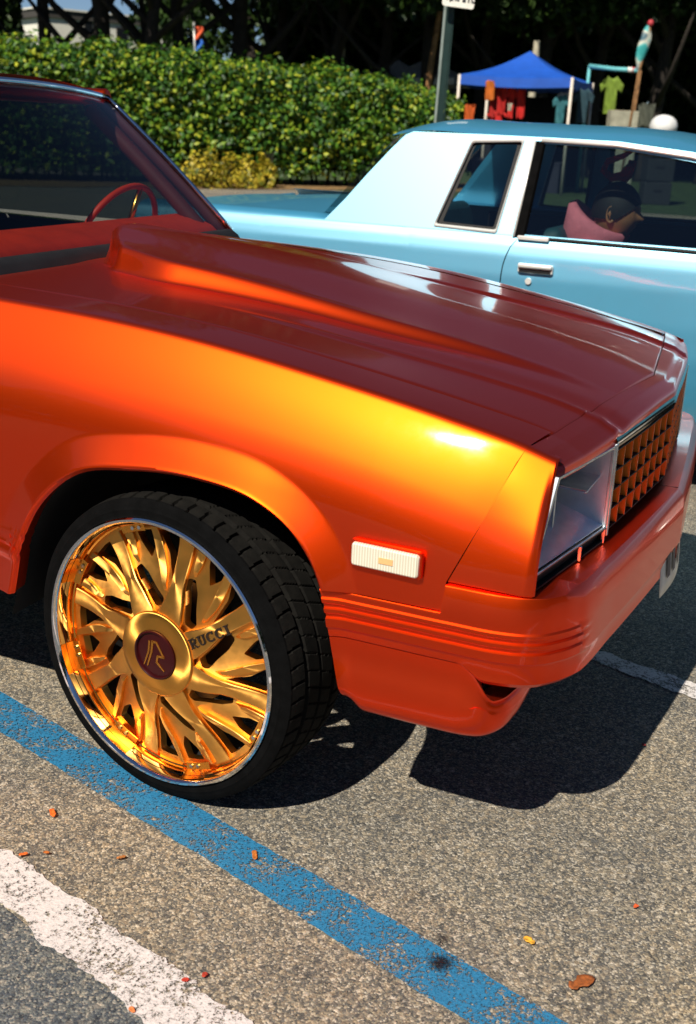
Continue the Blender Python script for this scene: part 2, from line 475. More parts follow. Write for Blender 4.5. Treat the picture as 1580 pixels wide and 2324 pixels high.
def leafmat(name, cols, trans=.25, rough=.35, sp=.5):
    m, n, b, l = nodes(name)
    g = n.nodes.new('ShaderNodeNewGeometry')
    rp = ramp(n, g.outputs['Random Per Island'], [(i/(len(cols)-1), c) for i, c in enumerate(cols)])
    l.new(rp.outputs[0], b.inputs['Base Color']); setp(b, Roughness=rough, Specular_IOR_Level=sp)
    if trans:
        t = n.nodes.new('ShaderNodeBsdfTranslucent'); l.new(rp.outputs[0], t.inputs[0])
        mx = n.nodes.new('ShaderNodeMixShader'); mx.inputs[0].default_value = trans
        l.new(b.outputs[0], mx.inputs[1]); l.new(t.outputs[0], mx.inputs[2]); l.new(mx.outputs[0], n.nodes['Material Output'].inputs[0])
    return m
def brushed(name, base, rough=.3, aniso=.75, radial=True):
    m, n, b, l = nodes(name)
    co = n.nodes.new('ShaderNodeTexCoord')
    t = noise(n, 30, 6, .7, co.outputs['Object'])
    r = ramp(n, t.outputs[0], [(.3, tuple(c*.88 for c in base)), (.7, base)]); l.new(r.outputs[0], b.inputs['Base Color'])
    rr = ramp(n, t.outputs[0], [(.3, (rough*.85,)*3), (.7, (rough*1.2,)*3)]); l.new(rr.outputs[0], b.inputs['Roughness'])
    setp(b, Metallic=1.0, Anisotropic=aniso)
    if radial:
        tg = n.nodes.new('ShaderNodeTangent'); tg.direction_type = 'RADIAL'; tg.axis = 'Y'; l.new(tg.outputs[0], b.inputs['Tangent'])
    return m

M = {}
M['orange'] = car_paint('orange_candy_paint', (.30, .001, .0004), (1.0, .002, .0003), (1.0, .19, .001), (.07, .67, .26), (.35, .41), coat=.5)
M['bluep'] = car_paint('pale_blue_paint', (.003, .28, .50), (.01, .60, .95), (.99, 1.0, .93), (.58, .26, .18), (.45, .50), coat=.6)
M['black_plastic'] = simple('black_plastic', (.010, .010, .011), .6, var=.3, Specular_IOR_Level=.25)
M['rubber'] = simple('tyre_rubber', (.0028, .0028, .003), .9, var=.4, scale=30, bump=.15, Specular_IOR_Level=.06)
M['tread'] = simple('dusty_tread', (.0055, .005, .0042), .9, var=.5, scale=40, bump=.2, Specular_IOR_Level=.15)
M['dark'] = simple('dark_liner', (.004, .004, .005), .9)
M['chrome'] = simple('chrome', (.82, .83, .85), .06, 1.0, var=.03, scale=4)
M['chrome_dull'] = simple('dull_chrome', (.62, .66, .70), .24, 1.0, var=.2, scale=25)
M['trim'] = simple('bright_trim', (.80, .80, .77), .30, .35, var=.05, scale=6)
M['chrome_dark'] = simple('chrome_dark_reflection', (.20, .17, .15), .12, 1.0, var=.35, scale=30)  # chrome strip with its dark reflection put into the base colour
M['gold'] = brushed('brushed_gold', (1.0, .50, .11), .44, .8)
M['gold_hub'] = brushed('turned_gold', (1.0, .48, .09), .44, .93)
M['gold_plain'] = simple('polished_gold', (1.0, .42, .07), .22, 1.0, var=.08, scale=20)
M['maroon'] = simple('maroon_cap', (.035, .003, .004), .3, .2, Specular_IOR_Level=.3)
M['letter'] = simple('black_enamel', (.012, .006, .004), .4)
def ribbed_lens():
    m, n, b, l = nodes('ribbed_clear_lens'); co = n.nodes.new('ShaderNodeTexCoord')
    wv = n.nodes.new('ShaderNodeTexWave'); wv.inputs['Scale'].default_value = 55; l.new(co.outputs['Object'], wv.inputs['Vector'])
    bp = n.nodes.new('ShaderNodeBump'); bp.inputs['Strength'].default_value = .5; bp.inputs['Distance'].default_value = .002; l.new(wv.outputs[0], bp.inputs['Height']); l.new(bp.outputs[0], b.inputs['Normal'])
    rp = ramp(n, wv.outputs[0], [(0, (.60, .55, .42)), (1, (.80, .76, .64))]); l.new(rp.outputs[0], b.inputs['Base Color']); setp(b, Roughness=.2, Coat_Weight=.6); return m
M['marker'] = ribbed_lens()
M['amber'] = simple('amber_insert', (.75, .42, .18), .35)
M['glass_w'] = glassmat('tinted_windshield', (.50, .57, .60))
M['glass_d'] = glassmat('dark_tint_glass', (.10, .13, .13))
M['glass_b'] = glassmat('tinted_side_glass', (.50, .58, .58), 0, 1.75)
M['dash'] = simple('red_dash', (.75, .035, .006), .5, var=.15)
M['pillar_shaded'] = simple('shaded_orange_pillar', (.13, .015, .012), .6)  # orange pillars with their shade put into a darker red
M['seat'] = simple('dark_seat_cloth', (.018, .014, .016), .85)
M['teal_int'] = simple('teal_vinyl', (.012, .06, .075), .6)
M['plate'] = simple('white_plate', (.80, .79, .74), .4)
M['disc'] = simple('brake_iron', (.08, .06, .055), .5, .8)

# ================================================================== THE SETTING
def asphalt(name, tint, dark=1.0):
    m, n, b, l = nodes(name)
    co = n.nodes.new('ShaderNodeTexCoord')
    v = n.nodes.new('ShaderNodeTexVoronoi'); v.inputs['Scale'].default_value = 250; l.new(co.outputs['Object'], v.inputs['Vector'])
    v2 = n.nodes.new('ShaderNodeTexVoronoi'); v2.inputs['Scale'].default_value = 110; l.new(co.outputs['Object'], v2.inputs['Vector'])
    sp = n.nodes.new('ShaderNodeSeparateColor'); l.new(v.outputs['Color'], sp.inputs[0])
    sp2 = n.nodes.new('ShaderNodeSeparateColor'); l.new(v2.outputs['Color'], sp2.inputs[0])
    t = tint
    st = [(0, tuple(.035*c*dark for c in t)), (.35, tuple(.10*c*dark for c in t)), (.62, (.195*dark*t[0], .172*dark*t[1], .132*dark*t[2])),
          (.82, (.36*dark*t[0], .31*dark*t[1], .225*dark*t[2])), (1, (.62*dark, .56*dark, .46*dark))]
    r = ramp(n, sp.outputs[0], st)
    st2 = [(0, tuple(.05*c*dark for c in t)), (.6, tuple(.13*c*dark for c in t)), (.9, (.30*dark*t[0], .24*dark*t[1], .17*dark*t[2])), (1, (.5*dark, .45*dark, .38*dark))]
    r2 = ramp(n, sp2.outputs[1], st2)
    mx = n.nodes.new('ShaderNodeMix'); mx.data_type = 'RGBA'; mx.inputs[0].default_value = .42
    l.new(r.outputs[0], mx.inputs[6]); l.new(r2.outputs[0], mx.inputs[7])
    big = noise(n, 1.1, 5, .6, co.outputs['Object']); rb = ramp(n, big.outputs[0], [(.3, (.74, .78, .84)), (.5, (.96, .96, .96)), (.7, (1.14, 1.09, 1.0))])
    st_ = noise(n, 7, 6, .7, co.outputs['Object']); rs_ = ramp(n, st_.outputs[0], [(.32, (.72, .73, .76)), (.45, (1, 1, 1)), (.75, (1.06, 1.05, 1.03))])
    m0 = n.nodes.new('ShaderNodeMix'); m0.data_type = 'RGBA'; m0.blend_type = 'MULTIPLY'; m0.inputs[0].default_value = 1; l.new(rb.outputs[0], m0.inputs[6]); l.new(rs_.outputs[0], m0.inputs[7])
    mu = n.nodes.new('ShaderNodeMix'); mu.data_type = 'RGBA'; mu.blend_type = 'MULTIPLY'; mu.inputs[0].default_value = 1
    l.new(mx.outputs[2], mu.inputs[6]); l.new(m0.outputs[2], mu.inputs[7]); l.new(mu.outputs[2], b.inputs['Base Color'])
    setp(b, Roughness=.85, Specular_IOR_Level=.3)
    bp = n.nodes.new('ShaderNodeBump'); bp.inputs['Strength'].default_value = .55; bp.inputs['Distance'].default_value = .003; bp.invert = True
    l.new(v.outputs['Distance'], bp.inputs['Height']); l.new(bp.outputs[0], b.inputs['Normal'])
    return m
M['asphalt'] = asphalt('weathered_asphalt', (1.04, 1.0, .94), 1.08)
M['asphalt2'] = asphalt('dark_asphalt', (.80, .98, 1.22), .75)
def paintline(name, c0, c1, cover, scale):
    m, n, b, l = nodes(name)
    co = n.nodes.new('ShaderNodeTexCoord')
    a = noise(n, scale, 6, .75, co.outputs['Object']); a2 = noise(n, 9, 4, .6, co.outputs['Object'])
    ad = n.nodes.new('ShaderNodeMath'); ad.operation = 'MULTIPLY_ADD'; ad.inputs[1].default_value = .45
    l.new(a2.outputs[0], ad.inputs[0]); l.new(a.outputs[0], ad.inputs[2])
    rp = ramp(n, ad.outputs[0], [(cover-.05, (0, 0, 0)), (cover+.03, (1, 1, 1))])
    cc = ramp(n, a.outputs[0], [(.35, c0), (.7, c1)])
    l.new(cc.outputs[0], b.inputs['Base Color']); setp(b, Roughness=.7)
    bp = n.nodes.new('ShaderNodeBump'); bp.inputs['Strength'].default_value = .4; bp.inputs['Distance'].default_value = .002
    v = n.nodes.new('ShaderNodeTexVoronoi'); v.inputs['Scale'].default_value = 170; l.new(co.outputs['Object'], v.inputs['Vector'])
    bp.invert = True; l.new(v.outputs['Distance'], bp.inputs['Height']); l.new(bp.outputs[0], b.inputs['Normal'])
    tr = n.nodes.new('ShaderNodeBsdfTransparent'); mx = n.nodes.new('ShaderNodeMixShader')
    l.new(rp.outputs[0], mx.inputs[0]); l.new(tr.outputs[0], mx.inputs[1]); l.new(b.outputs[0], mx.inputs[2])
    l.new(mx.outputs[0], n.nodes['Material Output'].inputs[0]); return m
M['pblue'] = paintline('worn_blue_paint', (.010, .115, .24), (.022, .20, .39), .705, 150)
M['pwhite'] = paintline('worn_white_paint', (.50, .47, .46), (.70, .65, .63), .675, 110)
M['grass'] = simple('lawn_grass', (.030, .055, .012), .9, var=.5, scale=3, bump=.5)
M['mulch'] = simple('leaf_mulch', (.20, .115, .04), .95, var=.65, scale=9, bump=.8)

def sheet(name, P, z, m, kind='structure', parent=None, n=1):
    o = mesh(name, [(x, y, z) for x, y in P], [tuple(range(len(P)))], m, parent, False)
    if kind: o['kind'] = kind
    return o
sheet('ground', [(-260, -160), (260, -160), (260, 420), (-260, 420)], 0, M['asphalt'])
sheet('lawn', [(-150, 24.5), (150, 20.2), (150, 300), (-150, 300)], .006, M['grass'])
# strip of leaf litter in front of the hedge
ml = []
for i in range(41):
    t = i/40; a = onZ(-260, 408, 0)*(1-t)+onZ(1130, 428, 0)*t; ml.append((a.x, a.y-2.6+.35*math.sin(i*1.7)+.25*math.sin(i*4.1)))
ml += [(p[0], p[1]+5.8) for p in reversed(ml)]
sheet('mulch_bed', ml, .012, M['mulch'])

def stripe(name, a, b, wdt, m, z, seed, amp=.006, round_a=False):
    a = Vector(a); b = Vector(b); d = (b-a).normalized(); nn = Vector((-d.y, d.x)); L = (b-a).length
    n = int(L/.012); rr = random.Random(seed); V = []
    w1 = w2 = 0
    for i in range(n+1):
        w1 = .75*w1+rr.uniform(-amp, amp)*.6; w2 = .75*w2+rr.uniform(-amp, amp)*.6
        k = 1.0
        if round_a and i*L/n < wdt*.5: k = math.sqrt(max(.0, 1-(1-i*L/n/(wdt*.5))**2))*.9+.1
        p = a+d*(L*i/n)
        V.append((p+nn*(wdt/2*k+w1)).to_tuple()+(z,)); V.append((p-nn*(wdt/2*k+w2)).to_tuple()+(z,))
    F = [(2*i, 2*i+1, 2*i+3, 2*i+2) for i in range(n)]
    o = mesh(name, V, F, m, None, False); o['kind'] = 'structure'; return o
stripe('blue_parking_line', (-3.2, .92), (3.2, -.99), .122, M['pblue'], .004, 3, .003)
stripe('white_parking_line', (-3.2, .53), (2.6, -1.22), .120, M['pwhite'], .0045, 5, .010)
stripe('white_parking_line', (.735, 1.25), (2.8, .62), .085, M['pwhite'], .004, 8, .010, True)
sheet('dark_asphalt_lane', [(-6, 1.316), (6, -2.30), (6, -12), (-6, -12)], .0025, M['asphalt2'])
# oil spots: soft round stains soaked into the surface
def oilmat(name, rad, dens):
    m, n, b, l = nodes(name); co = n.nodes.new('ShaderNodeTexCoord')
    a = noise(n, 150, 5, .7, co.outputs['Object']); ln = n.nodes.new('ShaderNodeVectorMath'); ln.operation = 'LENGTH'; l.new(co.outputs['Object'], ln.inputs[0])
    mm = n.nodes.new('ShaderNodeMath'); mm.operation = 'MULTIPLY_ADD'; mm.inputs[1].default_value = 1/rad; l.new(ln.outputs['Value'], mm.inputs[0])
    m2 = n.nodes.new('ShaderNodeMath'); m2.operation = 'MULTIPLY'; m2.inputs[1].default_value = 1.1; l.new(a.outputs[0], m2.inputs[0]); l.new(m2.outputs[0], mm.inputs[2])
    rp = ramp(n, mm.outputs[0], [(.55, (dens,)*3), (1.0, (dens*.45,)*3), (1.0, (0, 0, 0))]); rp.color_ramp.elements[1].position = .80
    b.inputs['Base Color'].default_value = (.005, .006, .009, 1); setp(b, Roughness=.55)
    tr = n.nodes.new('ShaderNodeBsdfTransparent'); mx = n.nodes.new('ShaderNodeMixShader')
    l.new(rp.outputs[0], mx.inputs[0]); l.new(tr.outputs[0], mx.inputs[1]); l.new(b.outputs[0], mx.inputs[2]); l.new(mx.outputs[0], n.nodes['Material Output'].inputs[0]); return m
def blob(px, py, rad, dens):
    c = onZ(px, py, 0); k = rad*1.3
    o = mesh('oil_stain', [(k*math.cos(a), k*math.sin(a), 0) for a in np.linspace(0, 2*math.pi, 24, endpoint=False)], [tuple(range(24))], oilmat('oil_stain_%d' % px, rad*1.25, dens), None, False, Matrix.Translation((c.x, c.y, .0065)))
    o['kind'] = 'structure'
blob(1000, 2190, .052, 1.0); blob(1003, 2136, .038, .55)

# ================================================================== ORANGE CAR
Wd = 1.82                                   # body width; near side is Y = 0
orange = empty('parked_car', (-1.5, .91, 0), 'metallic orange lifted coupe with a gold spoked wheel and raised scoop hood', 'car')
zc = spl([-4.2, -2.0, -1.2, -.432, -.197, .023, .329, .611, .762, .831], [1.05, 1.10, 1.09, 1.075, 1.063, 1.044, 1.002, .953, .921, .901])
# cross-section of fender edge: normal elevation against arc length
_ph = [(86, .100), (86, 0)]
S = np.linspace(0, .56, 170); PH = np.interp(S, [0, .098, .120, .25, .36, .46, .56], [87, 85, 34, 26, 8, 4, 2])
dS = np.diff(S); pm = np.radians((PH[1:]+PH[:-1])/2)
PY = .200-np.concatenate([[0], np.cumsum(np.sin(pm)*dS)]); PY -= PY[-1]      # ends at the side plane Y = 0
PD = np.concatenate([[0], np.cumsum(np.cos(pm)*dS)])                          # depth below the top
GAPY = PY[0]
print('gap y', GAPY)
def side_y(d): return np.interp(d, PD, PY)
def drop_y(y): return np.interp(y, PY[::-1], PD[::-1])
TOP = .009
def CB(X): return .002+.032*smst(.15, .85, X)
def ztop(X, Y):
    X = np.asarray(X, float); yy = np.minimum(Y, Wd-Y)
    return np.where(yy >= GAPY, zc(X)+TOP+CB(X)*(1-((.91-yy)/(.91-GAPY))**2), zc(X)+TOP-drop_y(np.minimum(yy, GAPY)))
ARCH = np.array([(-.41, .30), (-.385, .36), (-.365, .429), (-.333, .555), (-.266, .672), (-.18, .742), (-.044, .771), (.118, .776), (.253, .752), (.334, .706), (.386, .644), (.418, .565), (.438, .461), (.455, .405), (.475, .33), (.485, .28)])
_t = np.concatenate([[0], np.cumsum(np.hypot(*np.diff(ARCH, axis=0).T))]); _ax = spl(_t, ARCH[:, 0]); _az = spl(_t, ARCH[:, 1])
_tt = np.linspace(0, _t[-1], 240); ARC = np.stack([_ax(_tt), _az(_tt)], -1)
def arch_z(x, x0=0.0):
    """lowest body height over the wheel opening centred on x0 (None outside)"""
    xs = ARC[:, 0]; L = ARC[:len(ARC)]
    x = x-x0
    if x <= xs.min() or x >= xs.max(): return -1
    k = int(np.argmax(ARC[:, 1])); 
    if x < ARC[k, 0]: return float(np.interp(x, ARC[:k+1, 0], ARC[:k+1, 1]))
    return float(np.interp(x, ARC[k:, 0], ARC[k:, 1]))
def arch_dist(X, Z, x0=0.0):
    d = np.full(np.shape(X), 9.0)
    for a, b in zip(ARC[:-1], ARC[1:]):
        ab = b-a; L2 = ab@ab
        t = np.clip(((X-x0-a[0])*ab[0]+(Z-a[1])*ab[1])/L2, 0, 1)
        d = np.minimum(d, np.hypot(X-x0-a[0]-t*ab[0], Z-a[1]-t*ab[1]))
    return d
def flare(e):
    # eyebrow round the wheel opening: out 26 mm at the edge, rolled lip
    return -.026*np.clip(1-e/.075, 0, 1)**1.15*smst(-.001, .012, e) - .010*(1-smst(0, .014, e))
RIB = [(.583, 0), (.5795, -.004), (.5715, -.004), (.568, .0015), (.5625, .0015), (.559, -.004), (.551, -.004), (.5475, .0015), (.542, .0015), (.5385, -.004), (.521, -.004), (.517, .001)]
def rib(z):
    zz = [r[0] for r in RIB][::-1]; oo = [r[1] for r in RIB][::-1]
    return np.interp(z, zz, oo, left=.003, right=0)
def xseam(z): return np.interp(z, [.60, .659, .788, .927, 1.0], [.666, .666, .722, .771, .785])
def sx(Y):
    yy = np.minimum(Y, Wd-Y); return np.interp(yy, [.0, .10, .25, .45, .909], [.7685, .7685, .793, .82, .872])
def shell(name, x0, x1, zbot, wx=None, front=False, mirror=False, sharp=False, mats=None, parent=None, arcs=True, rs=None):
    """body side from the top gap line over the crest down to zbot"""
    xs = list(np.linspace(x0, x1, max(6, int((x1-x0)/.03))))
    if wx is not None:
        xs += list(wx+ARC[::2, 0]); xs += [wx-.372, wx-.3665, wx+.472, wx+.480]
        for q in ARC[::2, 0]:
            pass
        e0 = wx+ARC[:, 0].min(); e1 = wx+ARC[:, 0].max(); xs += [e0-.001, e0+.001, e1-.001, e1+.001]
    xs = sorted(set(round(float(x), 5) for x in xs if x0-1e-6 <= x <= x1+1e-6))
    P = []
    ns = 46; nr = 64
    for x in xs:
        zt = float(zc(x)+TOP); zb = zbot(x) if callable(zbot) else zbot
        if wx is not None: zb = max(zb, arch_z(x, wx))
        c = [(x, PY[k], zt-PD[k]) for k in range(0, 46, 1)]
        d0 = PD[45]
        for t in np.linspace(0, 1, nr)[1:]:
            z = (zt-d0)*(1-t)+zb*t
            c.append((x, float(side_y(zt-z)), z))
        P.append(c)
    P = np.array(P)
    X, Y, Z = P[..., 0].copy(), P[..., 1].copy(), P[..., 2].copy()
    if wx is not None:
        e = arch_dist(X, Z, wx); Y += flare(e)
    if rs is not None: Y += np.where(Z < .60, rib(Z), 0)
    if front:                     # lean the front edge along the seam
        k = np.clip((X-.5)/(x1-.5), 0, 1); X = X+k*(xseam(np.minimum(Z, .92))+sx(Y)-.7685-.001-x1)
    P = np.stack([X, Y, Z], -1)
    if mirror: P[..., 1] = Wd-P[..., 1]
    b = MB(); b.grid(P, 0, flip=not mirror)
    # turned-in lip along the bottom edge
    lip = P[:, -1, :]; s = -1 if mirror else 1
    L = np.stack([lip, lip+np.array([0, s*.012, .006]), lip+np.array([0, s*.035, .008])], 1)
    b.grid(L, 0, flip=not mirror)
    return b.obj(name, M['orange'], orange, True, auto=50)
for mir in (False, True):
    shell('fender', -.600, .771, lambda x: .60 if x > .40 else (.30 if x > -.345 else .425), 0.0, True, mir, rs=True)
    shell('door', -1.76, -.606, .42, None, False, mir, rs=True)
    shell('quarter_panel', -4.10, -1.766, .42, -2.97, False, mir, rs=True)

# ---- header panel (nose) : sides, top and lip over the lamps
frx = spl([.0, .07, .20, .398, .60, .80, .909], [.820, .832, .856, .886, .9065, .922, .931])        # front edge against Y (near half)
def fedge(Y): return frx(np.minimum(Y, Wd-Y))
def crease(X, Y):
    yy = np.minimum(Y, Wd-Y)
    return (.0055*np.exp(-((yy-.415)/.011)**2)-.004*smst(.425, .44, yy)*(1-smst(.44, .52, yy)))*smst(-.15, .35, X)
hb = MB()
K0 = int(np.argmax(PY <= .138)); y0h = float(PY[K0])
Ys = np.concatenate([np.linspace(y0h, .235, 18), np.linspace(.25, Wd-.25, 96), np.linspace(Wd-.235, Wd-y0h, 18)])
G = []
for y in Ys:
    a = float(sx(y))+.0012; f = float(fedge(y)); row = []
    zf = None
    for t in np.linspace(0, 1, 14):
        x = a+(f-.018-a)*t; row.append((x, y, float(ztop(x, y)+crease(x, y))-.010*smst(.55, 1, t)*.6))
    z0 = row[-1][2]
    for k in range(1, 8):
        an = k/7*math.pi/2*.95; row.append((f-.018+.018*math.sin(an), y, z0-.002-.016*(1-math.cos(an))))
    row.append((f-.001, y, z0-.034)); row.append((f-.006, y, z0-.038)); row.append((f-.03, y, z0-.038))
    G.append(row)
hb.grid(G, 0, flip=True)
for mir in (False, True):
    Gs = []
    for t in np.linspace(0, 1, 22):
        rowp = []
        for k in list(range(K0, 46)):
            zt = float(zc(.80)+TOP); z = zt-PD[k]; rowp.append([PY[k], z])
        zt = float(zc(.80)+TOP); zq = np.linspace(zt-PD[45], .6605, 44)[1:]
        rowp += [[float(side_y(zt-z)), z] for z in zq]
        c = []
        for y, z in rowp:
            zr = z
            xf = .829+.004*(.9-z)/.25; xa = float(xseam(min(z+.0115*float(smst(.70, .86, z)), .92)))+.0012
            x = xa+(xf-xa)*(t**.8)
            zz = zr+(float(zc(x))-float(zc(.80)))*smst(.70, .86, zr)
            yy = y+.006*smst(.80, 1.0, t)**3*(1-smst(.83, .90, zr))
            yy2 = yy if not mir else Wd-yy
            c.append((x, yy2, zz))
        Gs.append(c)
    hb.grid(Gs, 0, flip=not mir)
    e = np.array(Gs[-1]); s = -1 if mir else 1
    hb.grid(np.stack([e, e+np.array([.004, s*.006, 0]), e+np.array([-.01, s*.016, 0])], 1), 0, flip=mir)
    e = np.array(Gs)[:, -1]
    hb.grid(np.stack([e, e+np.array([0, s*.004, -.003]), e+np.array([0, s*.03, -.003])], 1), 0, flip=not mir)
header = hb.obj('header_panel', M['orange'], orange, True, auto=50)

# ---- hood with raised rear-facing scoop
hs = spl([-.72, -.60, -.40, .04, .43, .68, .80, .9], [.086, .081, .070, .044, .026, .009, .0005, 0])
def hoodz(X, Y):
    yy = np.minimum(Y, Wd-Y)
    sh = .07*(1-smst(-.60, -.30, X))
    s = .76*smst(.562+sh, .612+sh, yy)+.26*smst(.60+sh, .91, yy)
    xc_ = np.interp(yy, [.60, .68, .74, .82, .91], [-.50, -.535, -.60, -.655, -.67]); s = s*smst(xc_-.022, xc_+.006, X)
    edge = 1-smst(0, .022, yy-GAPY-.0025)
    return ztop(X, Y)+hs(X)*s+crease(X, Y)+.006*s*np.sin(np.clip((yy-.63)/.28, 0, 1)*math.pi/2)-.003*edge**2
b = MB(); G = []
Yh = np.concatenate([np.linspace(GAPY+.0025, GAPY+.035, 10), np.linspace(GAPY+.045, .53, 26), np.linspace(.54, .70, 40), np.linspace(.71, .91, 12)])
Yh = np.concatenate([Yh, (Wd-Yh[:-1])[::-1]])
for y in Yh:
    yy = min(y, Wd-y)
    xr = -.665-.025*float(smst(.6, .8, yy)); xf = float(sx(y)); row = []
    z0 = float(hoodz(xr+.012, y))
    row += [(xr+.03, y, z0-.03), (xr, y, z0-.018), (xr, y, z0-.008), (xr+.004, y, z0-.002)]
    for x in np.linspace(xr+.012, xf-.006, 130): row.append((x, y, float(hoodz(x, y))))
    zf = row[-1][2]; row += [(xf-.003, y, zf-.0008), (xf-.0012, y, zf-.003), (xf-.0012, y, zf-.025)]
    G.append(row)
G = np.array(G); b.grid(G, 0, flip=True)
for k, s in ((0, -1), (-1, 1)):
    e = G[k]; b.grid(np.stack([e, e+np.array([0, s*.002, -.004]), e+np.array([0, s*.002, -.025])], 1), 0, flip=(s < 0))
hood = b.obj('hood', M['orange'], orange, True, auto=50)

# ---- dark tubs behind the gaps: engine bay, wheel houses
b = MB()
b.box((.10, .91, .88), (1.30, 1.30, .03)); b.box((.10, .24, .83), (1.2, .02, .20)); b.box((.10, 1.58, .83), (1.2, .02, .20))
b.box((.70, .91, .60), (.02, 1.5, .50)); b.box((-.42, .91, .70), (.02, 1.5, .60))
b.box((.72, .15, .79), (.10, .03, .18)); b.box((.72, 1.67, .79), (.10, .03, .18)); b.box((.66, .06, .62), (.05, .02, .10)); b.box((.66, 1.76, .62), (.05, .02, .10))
b.obj('inner_structure', M['dark'], orange, False)
for mir in (False, True):
    for x0 in (0, -2.97):
        P = []
        for p in ARC[10:-10:4]:
            d = Vector((p[0]-.04, p[1]-.45)); k = 1.02
            c = [(x0+.04+d.x*k, y if not mir else Wd-y, .45+d.y*k) for y in (.012, .10, .34, .44)]
            P.append(c)
        bb = MB(); bb.grid(P, 0, flip=mir); cen = (x0+.04, .44 if not mir else Wd-.44, .45)
        n0 = len(bb.V); bb.add([cen]+[q[-1] for q in P], [(0, i+1, i+2) for i in range(len(P)-1)], 0)
        bb.obj('wheel_house', M['dark'], orange, True)

# ---- bumper cover: section swept round the nose
def archx(z): return float(np.interp(z, ARC[-90:, 1][::-1], ARC[-90:, 0][::-1]))
def bprof(t):
    k = float(smst(.27, .50, t))                 # 0 on the side, 1 on the front
    f = float(smst(.46, .56, t)); g = float(smst(.27, .33, t))
    tz = .5985+.058*float(smst(.2335, .2345, t))
    p = [(-.05-.05*f, tz), (-.006, tz), (-.001, tz-.004*f-.0005), (.012*f, tz-.020*f-.002), (.016*f, .592)]
    base = .016*f
    p += [(base-r[1]*(1-float(smst(.50, .60, t))), r[0]) for r in RIB]
    p += [(base-.0025, .512), (base-.0045+.001*k, .500-.012*g), (base-.005*(1-g)-.002*g, .4985-.024*g), (base-.0055*(1-g)-.012*g, .498-.034*g), (base-.06, .4975-.036*g)]
    return p
def sweep2(prof, t0, t1, n, fx, fy):
    bb = MB(); P = []
    for t in np.linspace(t0, t1, n):
        e = 1e-3; x, y = float(fx(t)), float(fy(t))
        d = Vector((float(fx(t+e)-fx(t-e)), float(fy(t+e)-fy(t-e)))).normalized(); nn = Vector((d.y, -d.x))
        k = max(0, 1-t/.09)
        P.append([(x+nn.x*o+k*(archx(z)-.43), y+nn.y*o-.010*max(0, 1-t/.035)**1.5, z) for o, z in prof(t)])
    lip = np.array(P[0]); L = np.stack([lip+np.array([.02, .05, 0]), lip+np.array([.002, .012, 0]), lip], 0)
    P = np.concatenate([L[:-1], np.array(P)], 0)
    return P
path = [(.43, .0), (.55, 0), (.68, .0), (.78, .004), (.825, .016), (.862, .040), (.886, .076), (.899, .125), (.923, .33), (.949, .60), (.974, .91)]
pt = np.concatenate([[0], np.cumsum(np.hypot(*np.diff(np.array(path), axis=0).T))])
fx_, fy_ = spl(pt, [p[0] for p in path]), spl(pt, [p[1] for p in path])
P = sweep2(bprof, 0, pt[-1], 190, fx_, fy_); Q = P.copy(); Q[..., 1] = Wd-Q[..., 1]
bb = MB(); bb.grid(np.concatenate([P, Q[::-1][1:]], 0), 0); bumper = bb.obj('bumper', M['orange'], orange, True, auto=40)
# ---- air dam under the bumper corner, open duct in front
dpath = [(.43, .0), (.55, 0), (.66, .0), (.725, .004), (.765, .018), (.790, .048), (.803, .10), (.806, .20), (.800, .34)]
dt = np.concatenate([[0], np.cumsum(np.hypot(*np.diff(np.array(dpath), axis=0).T))])
dx_, dy_ = spl(dt, [p[0] for p in dpath]), spl(dt, [p[1] for p in dpath])
def dprof(t):
    r = float(smst(0.0, .09, t)); f = float(smst(.28, .36, t))
    zb = .338+.030*(1-r)**2+.022*float(smst(.30, .55, t)); zt = .4965-.078*f
    o = [(-.050, zt-.001), (-.0055, zt), (-.0065, zt-.012*(1-f*.6)), (-.0068+.004*f, zt-.030*(1-f*.7)), (-.0055+.004*f, zt-.048*(1-f*.75)), (-.002+.002*f, zt-.066*(1-f*.75)), (.0015, zt-.086*(1-f*.72)), (.003, .392*(1-f)+(zt-.028)*f), (.003, .5*(.392*(1-f)+(zt-.028)*f)+.5*(zb+.022))]
    return o+[(.002, zb+.020), (-.002, zb+.010), (-.010, zb+.002), (-.03, zb), (-.10, zb+.012)]
P = sweep2(dprof, 0.0, dt[-1], 80, dx_, dy_)
for mir in (False, True):
    Q = P.copy()
    if mir: Q[..., 1] = Wd-Q[..., 1]
    bb = MB(); bb.grid(Q, 0, flip=mir); bb.obj('air_dam', M['orange'], orange, True, auto=45)
    Yf = (lambda y: Wd-y) if mir else (lambda y: y)
    b = MB(); b.add([(.760, Yf(.05), .470), (.760, Yf(.40), .470), (.72, Yf(.40), .37), (.72, Yf(.05), .37)], [(0, 1, 2, 3)]); b.obj('air_duct', M['black_plastic'], orange, False)

# ---- side markers
for mir in (False, True):
    Yf = (lambda y: Wd-y) if mir else (lambda y: y)
    b = MB(); cx, cz = .543, .687; P = roundpoly([(-.072, -.025), (.072, -.025), (.072, .025), (-.072, .025)], .008, 4)
    b.prism(P, lambda x, z: (cx+x, Yf(.004), cz+z-.02*x), lambda x, z: (cx+x*.97, Yf(-.012), cz+z*.93-.02*x))
    mk = bevel(b.obj('side_marker', M['marker'], orange, True, auto=40), .003)
    b = MB(); b.box((cx+.004, Yf(-.0125), cz-.001), (.030, .002, .012)); b.obj('amber_insert', M['amber'], mk, False)
    b = MB(); P2 = roundpoly([(-.076, -.029), (.076, -.029), (.076, .029), (-.076, .029)], .009, 4)
    b.prism(P2, lambda x, z: (cx+x, Yf(.004), cz+z-.02*x), lambda x, z: (cx+x*.99, Yf(-.004), cz+z*.97-.02*x)); b.obj('marker_bezel', M['orange'], mk, True, auto=40)

